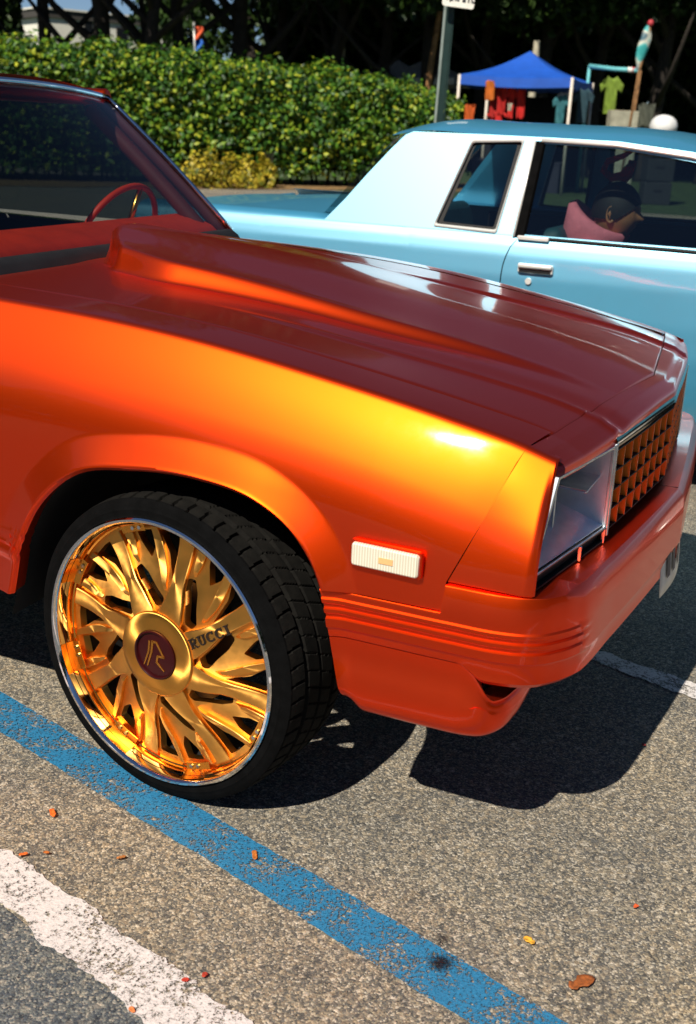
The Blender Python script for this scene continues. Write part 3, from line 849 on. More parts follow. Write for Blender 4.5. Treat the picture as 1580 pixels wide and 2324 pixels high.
M['glass_l'] = glassmat('clear_lens', (.93, .95, .96))
M['bucket'] = simple('bare_metal_bucket', (.70, .77, .84), .25, .55, var=.12, scale=18)
# ---- headlight buckets (empty chrome housings)
def fpt(y, z, off=0.0):
    """point on the nose face at lateral y"""
    yy = min(y, Wd-y); return (float(frx(yy))+off, y, z)
def face_frame(y0, y1, z0, z1, wdt, o0, o1, t0=0.0, t1=0.0):
    """rectangular ring standing on the nose face"""
    bb = MB(); I = [(y0+wdt, z0+wdt), (y1-wdt, z0+wdt), (y1-wdt+t1, z1-wdt), (y0+wdt+t0, z1-wdt)]; O = [(y0, z0), (y1, z0), (y1+t1, z1), (y0+t0, z1)]
    V = [fpt(y, z, o1) for y, z in O]+[fpt(y, z, o1) for y, z in I]+[fpt(y, z, o0) for y, z in O]+[fpt(y, z, o0) for y, z in I]
    F = []
    for i in range(4):
        j = (i+1) % 4; F += [(i, j, 4+j, 4+i), (8+i, 12+i, 12+j, 8+j), (i, 8+i, 8+j, j), (4+i, 4+j, 12+j, 12+i)]
    return bb.add(V, F)
for mir in (False, True):
    q = (lambda a: Wd-a) if mir else (lambda a: a)
    hl = None
    ya, yb = sorted((q(.026), q(.405)))
    ta, tb = (0, -.082) if mir else (.082, 0)
    bb = face_frame(ya, yb, .690, .874, .006, -.03, .002, ta, tb)
    hl = bevel(bb.obj('headlight', M['chrome_dull'], orange, False), .0015)
    # housing box: back, floor, roof, cheeks, in separate bays
    b = MB(); D = .13
    c = [fpt(ya+.009, .699, -.004), fpt(yb-.009, .699, -.004), fpt(yb-.009+tb, .866, -.004), fpt(ya+.009+ta, .866, -.004)]
    k = [Vector(p)+Vector((-D, 0, 0)) for p in c]
    k[0].z += .045; k[1].z += .045; k[2].z -= .02; k[3].z -= .02
    b.add(c+k, [(0, 1, 5, 4), (1, 2, 6, 5), (2, 3, 7, 6), (3, 0, 4, 7), (4, 5, 6, 7)])
    b.obj('lamp_housing', M['bucket'], hl, False)
    MBs = MB().box((fpt(q(.335), 0)[0]-.055, q(.335), .806), (.085, .130, .006), Matrix.Rotation(R(3), 3, 'Y')); bevel(MBs.obj('lamp_shelf', M['chrome_dull'], hl, False), .002)
    bevel(MB().box((fpt(q(.263), 0)[0]-.092, q(.268), .790), (.06, .006, .15)).obj('lamp_divider', M['chrome_dull'], hl, False), .002)
    for zz in (.842, .752):
        b = MB(); b.lathe([(.0005, 0), (.036, 0), (.040, .004), (.040, .030), (.020, .050), (.0005, .052)], 20, axis='Z')
        b.V = [(fpt(q(.16), 0)[0]-.128+z, q(.16)+x, zz-.006+y*.9) for x, y, z in b.V]; b.obj('lamp_socket', M['chrome_dull'], hl, True, auto=40)
    for (yy, zz) in ((.262, .770), (.30, .835), (.385, .835)):
        MB().tube([(fpt(q(yy), 0)[0]-.118, q(yy), zz), (fpt(q(yy), 0)[0]-.100, q(yy), zz)], .004, 8).obj('adjuster_screw', M['black_plastic'], hl, True, auto=40)
    # parking lamp slot under the bucket
    bb = face_frame(ya, yb, .660, .691, .004, -.05, .002); pl = bb.obj('parking_lamp', M['black_plastic'], orange, False)
    b = MB(); b.add([fpt(ya+.01, .664, -.012), fpt(yb-.01, .664, -.012), fpt(yb-.01, .688, -.012), fpt(ya+.01, .688, -.012)], [(0, 1, 2, 3)]); b.obj('lamp_lens', M['black_plastic'], pl, False)
    for yq in (.26, .395): MB().box(fpt(q(yq), .675, .0), (.006, .007, .030)).obj('lamp_tab', M['chrome_dull'], pl, False)

M['gr_orange'] = simple('grille_orange_lit', (.95, .22, .012), .45, var=.1)  # brighter than the body paint: bounced light put into the fin colour
# ---- grille: frame, horizontal bars, deep vertical fins
g0, g1 = .415, Wd-.415
gf = MB()
gr = mesh('grille', *(lambda b: (b.V, b.F))(MB().add(
    [fpt(y, z, o) for y in np.linspace(g0, g1, 15) for (z, o) in ((.655, -.07), (.875, -.07))], [(2*i, 2*i+2, 2*i+3, 2*i+1) for i in range(14)])), M['gr_orange'], orange, False)
b = MB()
P = [[fpt(y, .893, -.010), fpt(y, .891, -.001), fpt(y, .882, .003), fpt(y, .868, .002), fpt(y, .862, -.003), fpt(y, .862, -.05)] for y in np.linspace(g0-.008, g1+.008, 41)]
b.grid(P, 0, flip=False); b.obj('grille_top_moulding', M['chrome_dark'], gr, True, auto=40)
NF = 16; fins = np.linspace(g0+.004, g1-.004, NF+1)
rows = [.682, .726, .769, .812, .858]
fm = None
for z in rows:
    b = MB(); P = [[fpt(y, z-.0016, -.065), fpt(y, z-.0016, -.001), fpt(y, z+.0016, -.001), fpt(y, z+.0016, -.065)] for y in np.linspace(g0, g1, 33)]
    b.grid(P, 0); b.obj('grille_bar', M['black_plastic'], gr, False)
for y in fins:
    for z0, z1 in zip(rows[:-1], rows[1:]):
        b = MB(); x = fpt(float(y), 0)[0]
        b.box((x-.031, float(y), (z0+z1)/2), (.062, .005, z1-z0-.0036))
        b.obj('grille_fin', M['gr_orange'], gr, False)
for s in (g0-.006, g1+.006):
    b = MB(); b.box((fpt(s, 0)[0]-.02, s, .775), (.05, .010, .205)); bevel(b.obj('grille_end_trim', M['chrome_dull'], gr, False), .002)
# dark valance between nose and bumper
b = MB(); P = [[fpt(y, .884, -.075), fpt(y, .66, -.075), fpt(y, .655, -.02), fpt(y, .645, .02)] for y in np.linspace(.412, Wd-.412, 40)]
b.grid(P, 0); b.obj('nose_backing', M['dark'], orange, False)

# ---- licence plate on the bumper centre
pr = MB(); pw, phh = .305, .155
for i in range(2): pass
GP = []
for u in np.linspace(-.5, .5, 13):
    GP.append([(.972+.012*math.cos(u*3)+.045*(.5-v)*.35, .895+u*pw, .505+(v-.5)*phh*1.08) for v in np.linspace(0, 1, 7)])
pr.grid(GP, 0, flip=False); pl = pr.obj('licence_plate', M['plate'], orange, True)
so = pl.modifiers.new('th', 'SOLIDIFY'); so.thickness = .002
M['plate_red'] = simple('plate_red_print', (.55, .06, .02), .5); M['plate_blue'] = simple('plate_dark_print', (.03, .03, .06), .5)
b = MB()
for k, (u, v, du, dv, mi) in enumerate([(-.2, .78, .34, .12, 0), (.18, .78, .22, .10, 0), (-.3, .42, .10, .40, 1), (-.12, .42, .10, .40, 1), (.08, .42, .10, .40, 1), (.28, .42, .10, .40, 1)]):
    def pp(uu, vv, o=.0035): return (.972+.012*math.cos(uu*3)+.045*(.5-vv)*.35+o, .895+uu*pw, .505+(vv-.5)*phh*1.08)
    b.add([pp(u-du/2, v-dv/2), pp(u+du/2, v-dv/2), pp(u+du/2, v+dv/2), pp(u-du/2, v+dv/2)], [(0, 1, 2, 3)], mi)
b.obj('plate_print', [M['plate_red'], M['plate_blue']], pl, False)

# ---- cowl strip, windshield, dash, pillars, roof
b = MB(); P = []
for y in np.linspace(.20, 1.62, 40):
    P.append([(-.655, y, 1.05), (-.680, y, 1.084), (-.695, y, 1.104), (-.715, y, 1.116), (-.735, y, 1.120), (-.76, y, 1.112)])
b.grid(P, 0, flip=True); b.obj('cowl_vent', M['black_plastic'], orange, True)
def wsp(u, v):
    """windshield surface: u across (-1..1), v up"""
    y = .91+u*(.745-.135*v); bow = .10*(1-u*u)
    x0 = -.742+bow*.15; x1 = -1.155+bow*.55
    return (x0+(x1-x0)*v, y, 1.106+(1.525+.03*(1-u*u)-1.106)*(v+.10*v*(1-v)))
b = MB(); P = [[wsp(u, v) for v in np.linspace(0, 1, 14)] for u in np.linspace(-1, 1, 25)]
b.grid(P, 0, flip=True); b.obj('windshield', M['glass_w'], orange, True)
for s in (-1, 1):
    A = [Vector(wsp(s*1.015, v)) for v in np.linspace(-.02, 1, 10)]
    MB().tube([a+Vector((-.028, s*.008, -.012)) for a in A], .026, 8).obj('windshield_pillar', M['pillar_shaded'], orange, True)
    A = [Vector(wsp(s*.955, v)) for v in np.linspace(.0, 1, 10)]
    MB().tube([a+Vector((-.055, -s*.006, -.035)) for a in A], .026, 8).obj('pillar_trim', M['pillar_shaded'], orange, True)
b = MB()
for s in (-1, 1): b.tube([Vector(wsp(s*1.0, v))+Vector((.004, 0, .004)) for v in np.linspace(0, 1, 10)], .008, 6)
b.tube([Vector(wsp(u, 1.0))+Vector((.004, 0, .006)) for u in np.linspace(-1, 1, 20)], .010, 6)
b.obj('windshield_trim', M['chrome'], orange, True)
b = MB(); P = []
for t in np.linspace(0, 1, 16):
    x = -1.165-.95*t; row = []
    for u in np.linspace(-1, 1, 27):
        a = abs(u); y = .91+math.copysign(.62*(1-(1-a)**1.0), u)
        row.append((x+.055*(1-u*u)*(1-t), .91+u*.625, 1.535+.045*(1-a**2.4)+.012*math.sin(t*math.pi)-.05*max(0, t-.8)*4*0))
    P.append(row)
b.grid(P, 0); b.obj('roof', M['orange'], orange, True)
for s in (-1, 1):   # roof side rails running into the rear pillars
    MB().tube([(-1.165, .91+s*.62, 1.532), (-1.7, .91+s*.62, 1.535), (-2.09, .91+s*.62, 1.533), (-2.14, .91+s*.625, 1.48), (-2.42, .91+s*.70, 1.10)], [.028, .028, .03, .035, .06], 8).obj('roof_rail', M['orange'], orange, True)
b = MB(); b.add([(-2.13, .30, 1.53), (-2.13, 1.52, 1.53), (-2.22, 1.55, 1.12), (-2.22, .27, 1.12)], [(0, 1, 2, 3)]); b.obj('rear_window', M['glass_d'], orange, False)
for s in (-1, 1):
    b = MB(); yb = .91+s*.80; yt = .91+s*.635; b.add([(-.80, yb, 1.11), (-2.05, yb, 1.11), (-2.05, yt, 1.52), (-1.20, yt, 1.52)], [(0, 1, 2, 3)]); b.obj('door_glass', M['glass_d'], orange, False)
# dashboard, steering wheel, seats, bed
b = MB(); P = []
for y in np.linspace(.20, 1.62, 24):
    P.append([(-.765, y, 1.06), (-.775, y, 1.108), (-.80, y, 1.128), (-.86, y, 1.150), (-.92, y, 1.160), (-.95, y, 1.150), (-.97, y, .95)])
b.grid(P, 0, flip=True); b.obj('dashboard', M['dash'], orange, True)
C0 = Vector((-1.10, 1.46, 1.045)); tl = Matrix.Rotation(R(24), 3, 'Y')
b = MB(); ring = [C0+tl @ Vector((0, .225*math.cos(a), .225*math.sin(a))) for a in np.linspace(0, 2*math.pi, 49)]
b.tube(ring, .0105, 10, caps=False); stw = b.obj('steering_wheel', M['dash'], orange, True)
for a in (80, 200, 320): MB().tube([C0+tl @ Vector((.03, .03*math.cos(R(a)), .03*math.sin(R(a)))), C0+tl @ Vector((0, .222*math.cos(R(a)), .222*math.sin(R(a))))], .010, 6).obj('steering_spoke', M['gold_plain'], stw, True)
b = MB(); b.tube([C0+tl @ Vector((.05, 0, 0)), C0+tl @ Vector((-.03, 0, 0))], .045, 16); b.obj('steering_hub', M['gold_plain'], stw, True, auto=40)
for y in (.47, 1.35):
    b = MB()
    for (c, s, ang) in (((-1.62, y, .80), (.50, .52, .18), 4), ((-1.92, y, 1.10), (.16, .52, .62), -14), ((-1.985, y, 1.43), (.10, .26, .16), -14)):
        b.box(c, s, Matrix.Rotation(R(ang), 3, 'Y'))
    o = bevel(b.obj('seat', M['seat'], orange, True, auto=40), .05, 3)
b = MB(); b.box((-1.55, .91, .50), (1.7, 1.60, .03)); b.box((-2.26, .91, .80), (.03, 1.66, .62)); b.box((-1.5, .12, .78), (1.7, .02, .60)); b.box((-1.5, 1.70, .78), (1.7, .02, .60))
b.obj('cabin_tub', M['dark'], orange, False)
b = MB(); b.box((-3.2, .91, .66), (1.80, 1.5, .03)); b.box((-4.09, .91, .82), (.03, 1.70, .50)); b.box((-3.2, .19, .88), (1.80, .03, .42)); b.box((-3.2, 1.63, .88), (1.80, .03, .42)); b.box((-4.14, .91, .58), (.09, 1.74, .18))
b.obj('cargo_bed', M['orange'], orange, False)
b = MB(); b.box((-1.7, .91, .42), (4.3, 1.0, .12)); b.tube([(0, .1, .36), (0, 1.72, .36)], .035, 8); b.tube([(-2.97, .1, .36), (-2.97, 1.72, .36)], .045, 8)
b.box((.45, .91, .46), (.5, .7, .08)); b.obj('chassis', M['dark'], orange, False)

# ================================================================== WHEELS
RR = .313; TR = .360
def facey(r): return .008+.036*float(smst(.25*RR, .88*RR, r))
def pol(r, th): return (RR*r*math.cos(R(th)), RR*r*math.sin(R(th)))
def wheel_parts(root):
    # lip and barrel are the wheel mesh itself ; here: children
    # tyre with grooved tread
    prof = [(.296, .020), (.305, .010), (.314, .0055), (.324, .005), (.330, .0042), (.333, .0060), (.338, .0066), (.346, .0095), (.3525, .014)]
    tr = list(np.linspace(.018, .216, 52)); prof += [(.3597-.006*abs((y-.117)/.099)**4, y) for y in tr]
    prof += [(.352, .222), (.342, .232), (.325, .240), (.305, .236), (.296, .226)]
    n = 720; P = np.zeros((n, len(prof), 3)); A = np.linspace(0, 2*np.pi, n, endpoint=False)
    for j, (r, y) in enumerate(prof):
        rr = np.full(n, r)
        if .017 <= y <= .217 and r > .34:
            circ = min(abs(y-c) for c in (.066, .117, .168)) < .0055
            ph = (A/(2*np.pi)*58+(.55*math.sin((y-.117)/.09*2.0)))
            lat = (ph % 1.0) < .14
            lat2 = ((ph*1.0+.5) % 1.0) < .07
            cut = np.where(lat, .0075, 0.0) if (y < .061 or y > .173) else np.where(lat2, .006, 0.0)
            if y < .020: cut = cut*.5
            if circ: cut = np.full(n, .0085)
            rr = rr-cut
        if .320 < r < .335: rr = rr
        P[:, j, 0] = rr*np.cos(A); P[:, j, 1] = y; P[:, j, 2] = rr*np.sin(A)
    b = MB(); b.grid(P, 0, closeu=True); WMx = wm(root); npf = len(prof)-1
    b.m = [1 if 9 <= (k % npf) <= 59 else 0 for k in range(len(b.F))]
    ty = b.obj('tyre', [M['rubber'], M['tread']], root, True, WMx, auto=30)
    # spoke face: plate with windows
    # one 45 degree sector, then turned eight times: flat main spoke, recessed curved fins, three windows
    o = 0
    H = [roundpoly([pol(*p) for p in [(.345, o-17), (.44, o-7), (.54, o+.8), (.62, o+2.8), (.64, o-2.4), (.575, o-8.5), (.475, o-17), (.415, o-26.5), (.365, o-27)]], .005, 4),
         roundpoly([pol(*p) for p in [(.535, o-31.6), (.73, o-31.4), (.878, o-30.6), (.882, o-25), (.878, o-17.6), (.72, o-25)]], .005, 4),
         roundpoly([pol(*p) for p in [(.675, o-11.8), (.765, o-15), (.872, o-13.6), (.876, o-3.4), (.785, o-5.2)]], .005, 4)]
    ri = np.linspace(.245, .925, 60)
    lo = [pol(r, -37) for r in ri]; hi = [pol(r, 8) for r in ri]
    arc1 = [pol(.925, a) for a in np.linspace(-37, 8, 40)][1:-1]; arc0 = [pol(.245, a) for a in np.linspace(8, -37, 16)][1:-1]
    outer = lo+arc1+hi[::-1]+arc0
    V0 = [Vector(p) for p in outer]; E0 = [(i, (i+1) % len(outer)) for i in range(len(outer))]
    for L in H:
        q = len(V0); V0 += [Vector(p) for p in L]; E0 += [(q+i, q+(i+1) % len(L)) for i in range(len(L))]
    for r in np.arange(.26, .915, .0115):
        na = max(6, int(r*RR*math.pi/4/.0036))
        for a in np.linspace(-37, 8, na)[1:-1]:
            x, y = pol(r, a)
            if not any(inside(h, x, y) for h in H): V0.append(Vector((x, y)))
    v2, e2, f2, *_ = delaunay_2d_cdt(V0, E0, [], 0, 1e-7)
    T2 = []
    for t in f2:
        cx = sum(v2[i].x for i in t)/3; cy = sum(v2[i].y for i in t)/3
        if inside(outer, cx, cy) and not any(inside(h, cx, cy) for h in H): T2.append(tuple(t))
    def relief(x, z): return .011
    yv = [facey(math.hypot(p.x, p.y))+relief(p.x, p.y) for p in v2]
    b = MB(); th = .020
    for k in range(8):
        an = R(24+45*k); ca, sa = math.cos(an), math.sin(an)
        b.add([(p.x*ca-p.y*sa, yv[i], p.x*sa+p.y*ca) for i, p in enumerate(v2)], T2)
        for L in H:
            n = len(L); V = [(x*ca-z*sa, facey(math.hypot(x, z))+relief(x, z), x*sa+z*ca) for x, z in L]; V += [(x, y+th, z) for x, y, z in V]
            b.add(V, [(i, (i+1) % n, n+(i+1) % n, n+i) for i in range(n)])
    bmx = bmesh.new(); face = b.obj('spoke_face', M['gold'], root, True, WMx)
    bmx.from_mesh(face.data); bmesh.ops.remove_doubles(bmx, verts=bmx.verts, dist=2e-5); bmesh.ops.recalc_face_normals(bmx, faces=bmx.faces); bmx.to_mesh(face.data); bmx.free(); face.data.set_sharp_from_angle(angle=R(42))
    # machined spokes and curved fins standing proud of the plate
    def strip(rs, cs_, hs_, dep, lift, an, name, lean=0.0, cut=1):
        P = []
        for r in np.linspace(rs[0], rs[-1], 26):
            c_ = float(spl(rs, cs_)(r)); h_ = float(np.interp(r, rs, hs_)); row = []
            e_ = min(1, (r-rs[0])/.05) if cut else 1
            y_t = facey(r*RR)-lift+(1-e_)*.008
            for q, dy in ((-1, .013), (-1, .0012+lean), (-.90, lean), (.90, -lean), (1, .0012-lean), (1, .013)):
                x, z = pol(r, c_+h_*q+an); row.append((x, y_t+dy, z))
            P.append(row)
        bb = MB(); bb.grid(P, 0, flip=True)
        n = len(P); bb.add([P[-1][i_] for i_ in range(6)], [(0, 1, 2, 3, 4, 5)]); bb.add([P[0][i_] for i_ in range(6)], [(5, 4, 3, 2, 1, 0)])
        return bb.obj(name, M['gold'], root, True, WMx, auto=25)
    for k in range(8):
        an = 24+45*k
        strip([.26, .34, .38, .45, .50, .55, .62, .75, .905], [1, 2.3, 3.2, 4.5, 5.8, 7, 7.8, 8.8, 9.8], [21, 17, 13.5, 9.5, 7.2, 5.6, 4.8, 4.4, 4.2], 0, 0.0, an, 'spoke', 0, 0)
        strip([.47, .60, .72, .90], [-27.5, -24, -20.2, -15.8], [1.0, 2.6, 2.6, 1.5], 0, -.0015, an, 'spoke_fin', .0020)
        strip([.655, .75, .90], [-1.2, -.5, .6], [.7, 2.0, 2.2], 0, -.0015, an, 'spoke_fin', .0020)
    # flange plates with screws
    for k in range(8):
        a0 = 24+45*k-2
        b = MB(); P = [[(RR*r*math.cos(R(a)), y, RR*r*math.sin(R(a))) for r, y in ((.872, .0400), (.874, .0385), (.925, .0360), (.948, .020), (.950, .004))] for a in np.linspace(a0-10, a0+4, 8)]
        b.grid(P, 0); pl = b.obj('flange_plate', M['gold_plain'], root, True, WMx, auto=40)
    for k in range(8):
        for a, r, y in ((24+45*k-9, .90, .037), (24+45*k-5, .90, .037)):
            x, z = pol(r, a)
            MB().tube([(x, y+.002, z), (x, y-.0025, z)], .0046, 8).obj('flange_screw', M['chrome_dull'], root, True, WMx, auto=40)
    # hub disc, cap ring, cap
    b = MB(); b.lathe([(.100, .012), (.0985, .005), (.096, .003), (.080, .0015), (.064, .0005), (.0585, .0005), (.0575, .004)], 96)
    b.obj('hub_disc', M['gold_hub'], root, True, WMx, auto=40)
    b = MB(); b.lathe([(.0580, .004), (.0570, -.003), (.0535, -.0045), (.0515, -.002), (.0505, .002)], 64); b.obj('cap_ring', M['maroon'], root, True, WMx, auto=50)
    b = MB(); b.lathe([(.0512, .0015), (.035, .0005), (.0005, .0002)], 64); cap = b.obj('hub_cap', M['maroon'], root, True, WMx)
    # R emblem
    def strokes(L, org, ang, sc_, y0, y1, name, mat):
        bb = MB(); ca, sa = math.cos(ang), math.sin(ang)
        for poly in L:
            Pq = [(org[0]+(px*ca-py*sa)*sc_, org[1]+(px*sa+py*ca)*sc_) for px, py in poly]
            bb.prism(Pq, lambda x, z: (x, y0, z), lambda x, z: (x, y1, z))
        return bb.obj(name, mat, root, False, WMx)
    def seg(a, b_, w1, w2=None):
        a = Vector(a); b_ = Vector(b_); d = (b_-a).normalized(); n_ = Vector((-d.y, d.x)); w2 = w2 or w1
        return [tuple(a+n_*w1/2), tuple(a-n_*w1/2), tuple(b_-n_*w2/2), tuple(b_+n_*w2/2)]
    emb = [seg((-.30, .62), (-.36, .05), .10, .09), seg((-.36, .08), (-.62, -.62), .09, .05), seg((-.12, .66), (-.20, .05), .12, .10), seg((-.20, .08), (-.42, -.62), .10, .06),
           seg((-.14, .62), (.10, .62), .11), seg((.08, .64), (.52, -.02), .12, .10), seg((.54, .02), (.14, -.02), .11), seg((.16, .0), (.10, -.34), .10), seg((.08, -.30), (.52, -.66), .13, .06)]
    strokes(emb, (0, 0), 0, .050, .003, -.0012, 'cap_emblem', M['gold_plain'])
    # lettering on the spoke
    def letter(ch):
        if ch == 'I': return [seg((.5, 0), (.5, 1), .24), seg((.24, .05), (.76, .05), .11), seg((.24, .95), (.76, .95), .11)]
        if ch == 'U':
            L = [seg((.26, 1), (.26, .34), .20), seg((.76, 1), (.76, .34), .15), seg((.06, .95), (.46, .95), .11), seg((.60, .95), (.96, .95), .11)]
            A = [(.51-.25*math.cos(a), .32-.25*math.sin(a)) for a in np.linspace(0, math.pi, 9)]
            return L+[seg(A[i], A[i+1], .18) for i in range(8)]
        if ch == 'C':
            A = [(.54+.36*math.cos(a), .5+.42*math.sin(a)) for a in np.linspace(R(48), R(312), 15)]
            return [seg(A[i], A[i+1], .12+.12*math.sin(math.pi*(i+.5)/14)) for i in range(14)]+[seg((.80, .98), (.80, .66), .12), seg((.78, .02), (.78, .30), .08)]
        if ch == 'R':
            A = [(.50+.26*math.sin(a), .74+.215*math.cos(a)) for a in np.linspace(0, math.pi, 10)]
            return [seg((.24, 0), (.24, 1), .20), seg((.04, .05), (.46, .05), .11), seg((.04, .95), (.52, .95), .12), seg((.3, .525), (.52, .525), .12), seg((.48, .52), (.80, .0), .19)]+[seg(A[i], A[i+1], .19) for i in range(9)]+[seg((.68, .05), (.98, .05), .11)]
    yl = facey(.45*RR)-.0075
    allp = []
    for i, ch in enumerate('RUCCI'):
        for s in letter(ch): allp.append([(px+i*.98-(.10 if i == 4 else 0), py) for px, py in s])
    A0 = Vector(pol(.33, 21.0)); ang = R(31.0)
    bb = MB(); ca, sa = math.cos(ang), math.sin(ang); s_ = .0225
    for poly in allp:
        Pq = [(A0.x+(px*ca-py*sa)*s_, A0.y+(px*sa+py*ca)*s_) for px, py in poly]
        bb.prism(Pq, lambda x, z: (x, facey(math.hypot(x, z))+.0005, z), lambda x, z: (x, facey(math.hypot(x, z))-.0028, z))
    bb.obj('lettering', M['letter'], root, False, WMx)
    # brake disc and hub deep behind the face
    b = MB(); b.lathe([(.05, .10), (.15, .10), (.152, .104), (.152, .122), (.15, .126), (.05, .126)], 48); b.tube([(0, .05, 0), (0, .2, 0)], .06, 20); b.obj('brake_disc', M['disc'], root, True, WMx, auto=40)
def make_wheel(Mx):
    b = MB()
    # chrome lip
    b.lathe([(.296, .030), (.2985, .008), (.3005, .001), (.3045, -.0035), (.3095, -.0035), (.3128, .0), (.3130, .006), (.308, .012)], 160, 0)
    # gold inner barrel
    b.lathe([(.2962, .0305), (.2940, .034), (.2930, .046), (.2895, .048), (.2890, .060)], 160, 1)
    b.lathe([(.288, .060), (.280, .10), (.278, .20), (.292, .235)], 96, 2)
    o = b.obj('wheel', [M['chrome'], M['gold_plain'], M['dark']], orange, True, Mx, auto=35)
    return o
Wf = make_wheel(Matrix.Translation((.017, -.012, .360)) @ Matrix.Rotation(R(-7.5), 4, 'Z'))
wheel_parts(Wf)
def copy_wheel(Mx):
    c = Wf.copy(); col.objects.link(c); c.parent = orange; c.matrix_parent_inverse = wm(orange).inverted(); c.matrix_basis = Mx; WM[c.name] = Mx
    for ch in list(Wf.children):
        d = ch.copy(); col.objects.link(d); d.parent = c; d.matrix_parent_inverse = ch.matrix_parent_inverse.copy()
    return c
copy_wheel(Matrix.Translation((0, Wd+.012, .360)) @ Matrix.Rotation(R(180-7.5), 4, 'Z'))
copy_wheel(Matrix.Translation((-2.97, .012, .360)) @ Matrix.Rotation(R(40), 4, 'Y'))
copy_wheel(Matrix.Translation((-2.97, Wd-.012, .360)) @ Matrix.Rotation(R(180), 4, 'Z'))

# ================================================================== PALE BLUE CAR
B0 = 2.85; BC = 3.76; BW = 1.82
blue = empty('parked_car', (.45, BC, 0), 'pale blue coupe with chrome framed rear side window parked beyond the orange hood', 'car')
def by(y, mir): return y if not mir else 2*BC-y
def bside(z): return B0+np.interp(z, [.34, .44, .52, .62, .75, .90, .985, 1.03, 1.052, 1.062, 1.072], [.085, .045, .024, .008, .001, .0, .008, .020, .030, .034, .045])
def dgap(z): return np.interp(z, [.40, .70, .849, .90, .942, .98, 1.018, 1.04, 1.062, 1.08], [-.105, -.105, -.102, -.100, -.097, -.088, -.075, -.060, -.042, -.035])
BARX = (-.90, 1.86)
def barch(x):
    for c in BARX:
        d = abs(x-c)
        if d < .37: return .34+.37*math.sqrt(max(0, 1-(d/.37)**2))*.98
    return -1
def bpanel(name, x0, x1, f0, f1, mir, crest, mats=None):
    xs = set(np.round(np.linspace(x0, x1, int((x1-x0)/.04)+2), 4))
    for c in BARX: xs |= set(np.round(c+.37*np.cos(np.linspace(0, math.pi, 41)), 4))
    xs = sorted(x for x in xs if x0 <= x <= x1); P = []
    for x in xs:
        zb = max(.36, barch(x)); row = []
        for t in np.concatenate([np.linspace(0, .25, 14), np.linspace(.27, 1, 26)]):
            z = 1.072-(1.072-zb)*t; X = x
            if f0 is not None: X = X+(f0(z)-x0)*max(0, 1-(x-x0)/.35)
            if f1 is not None: X = X+(f1(z)-x1)*max(0, 1-(x1-x)/.35)
            row.append((X, by(float(bside(z)), mir), z))
        if crest:      # roll the top edge over on to deck or hood
            top = []
            for a in np.linspace(1, 0, 9)[:-1]:
                y = B0+.045+.10*a; top.append((x, by(y, mir), 1.072+crest(x)*(1-(1-a)**2.6)))
            row = top+row
        P.append(row)
    b = MB(); b.grid(P, 0, flip=not mir); return b.obj(name, M['bluep'], blue, True, auto=45)
for mir in (False, True):
    bpanel('quarter_panel', -1.95, -.100, None, lambda z: float(dgap(z))-.0025, mir, lambda x: .020*float(1-smst(-1.05, -.85, x)))
    bpanel('door', -.100, 1.225, lambda z: float(dgap(z))+.0025, None, mir, None)
    bpanel('fender', 1.230, 2.72, None, None, mir, lambda x: .015*float(smst(1.25, 1.45, x)))
# deck, hood, ends
def topdeck(name, x0, x1, zf):
    P = [[(x, y, zf(x)+.022*(1-((y-BC)/.77)**2)) for y in np.linspace(B0+.147, BW+B0-.147, 25)] for x in np.linspace(x0, x1, 22)]
    b = MB(); b.grid(P, 0); return b.obj(name, M['bluep'], blue, True)
topdeck('deck_lid', -1.95, -.98, lambda x: 1.090-.035*float(smst(-1.3, -1.95, x)))
topdeck('hood', 1.42, 2.72, lambda x: 1.083-.07*((x-1.42)/1.3)**2)
for nm, c_, s_, bv_ in (('rear_panel', (-1.965, BC, .76), (.03, 1.70, .60), .01), ('bumper', (-2.03, BC, .55), (.12, 1.78, .16), .03), ('front_panel', (2.735, BC, .74), (.03, 1.70, .56), .01), ('bumper', (2.80, BC, .55), (.12, 1.78, .16), .03), ('underbody', (.4, BC, .38), (3.6, 1.3, .14), .02)):
    bevel(MB().box(c_, s_).obj(nm, M['bluep'] if 'panel' in nm else (M['trim'] if nm == 'bumper' else M['dark']), blue, True, auto=40), bv_, 3)
def yg(z): return B0+.036+(z-1.062)*.345
GO = [(-.955, 1.066), (-.87, 1.163), (-.785, 1.273), (-.69, 1.388), (-.635, 1.447), (-.60, 1.462), (-.3, 1.464), (.0, 1.464), (.3, 1.462), (.6, 1.436), (.82, 1.405), (1.0, 1.315), (1.42, 1.066)]
QW = roundpoly([(-.322, 1.432), (-.101, 1.444), (-.151, 1.078), (-.428, 1.085)], .012, 3)
DW = roundpoly([(-.030, 1.438), (.30, 1.433), (.60, 1.400), (.80, 1.362), (.97, 1.27), (1.30, 1.075), (-.042, 1.068)], .010, 3)
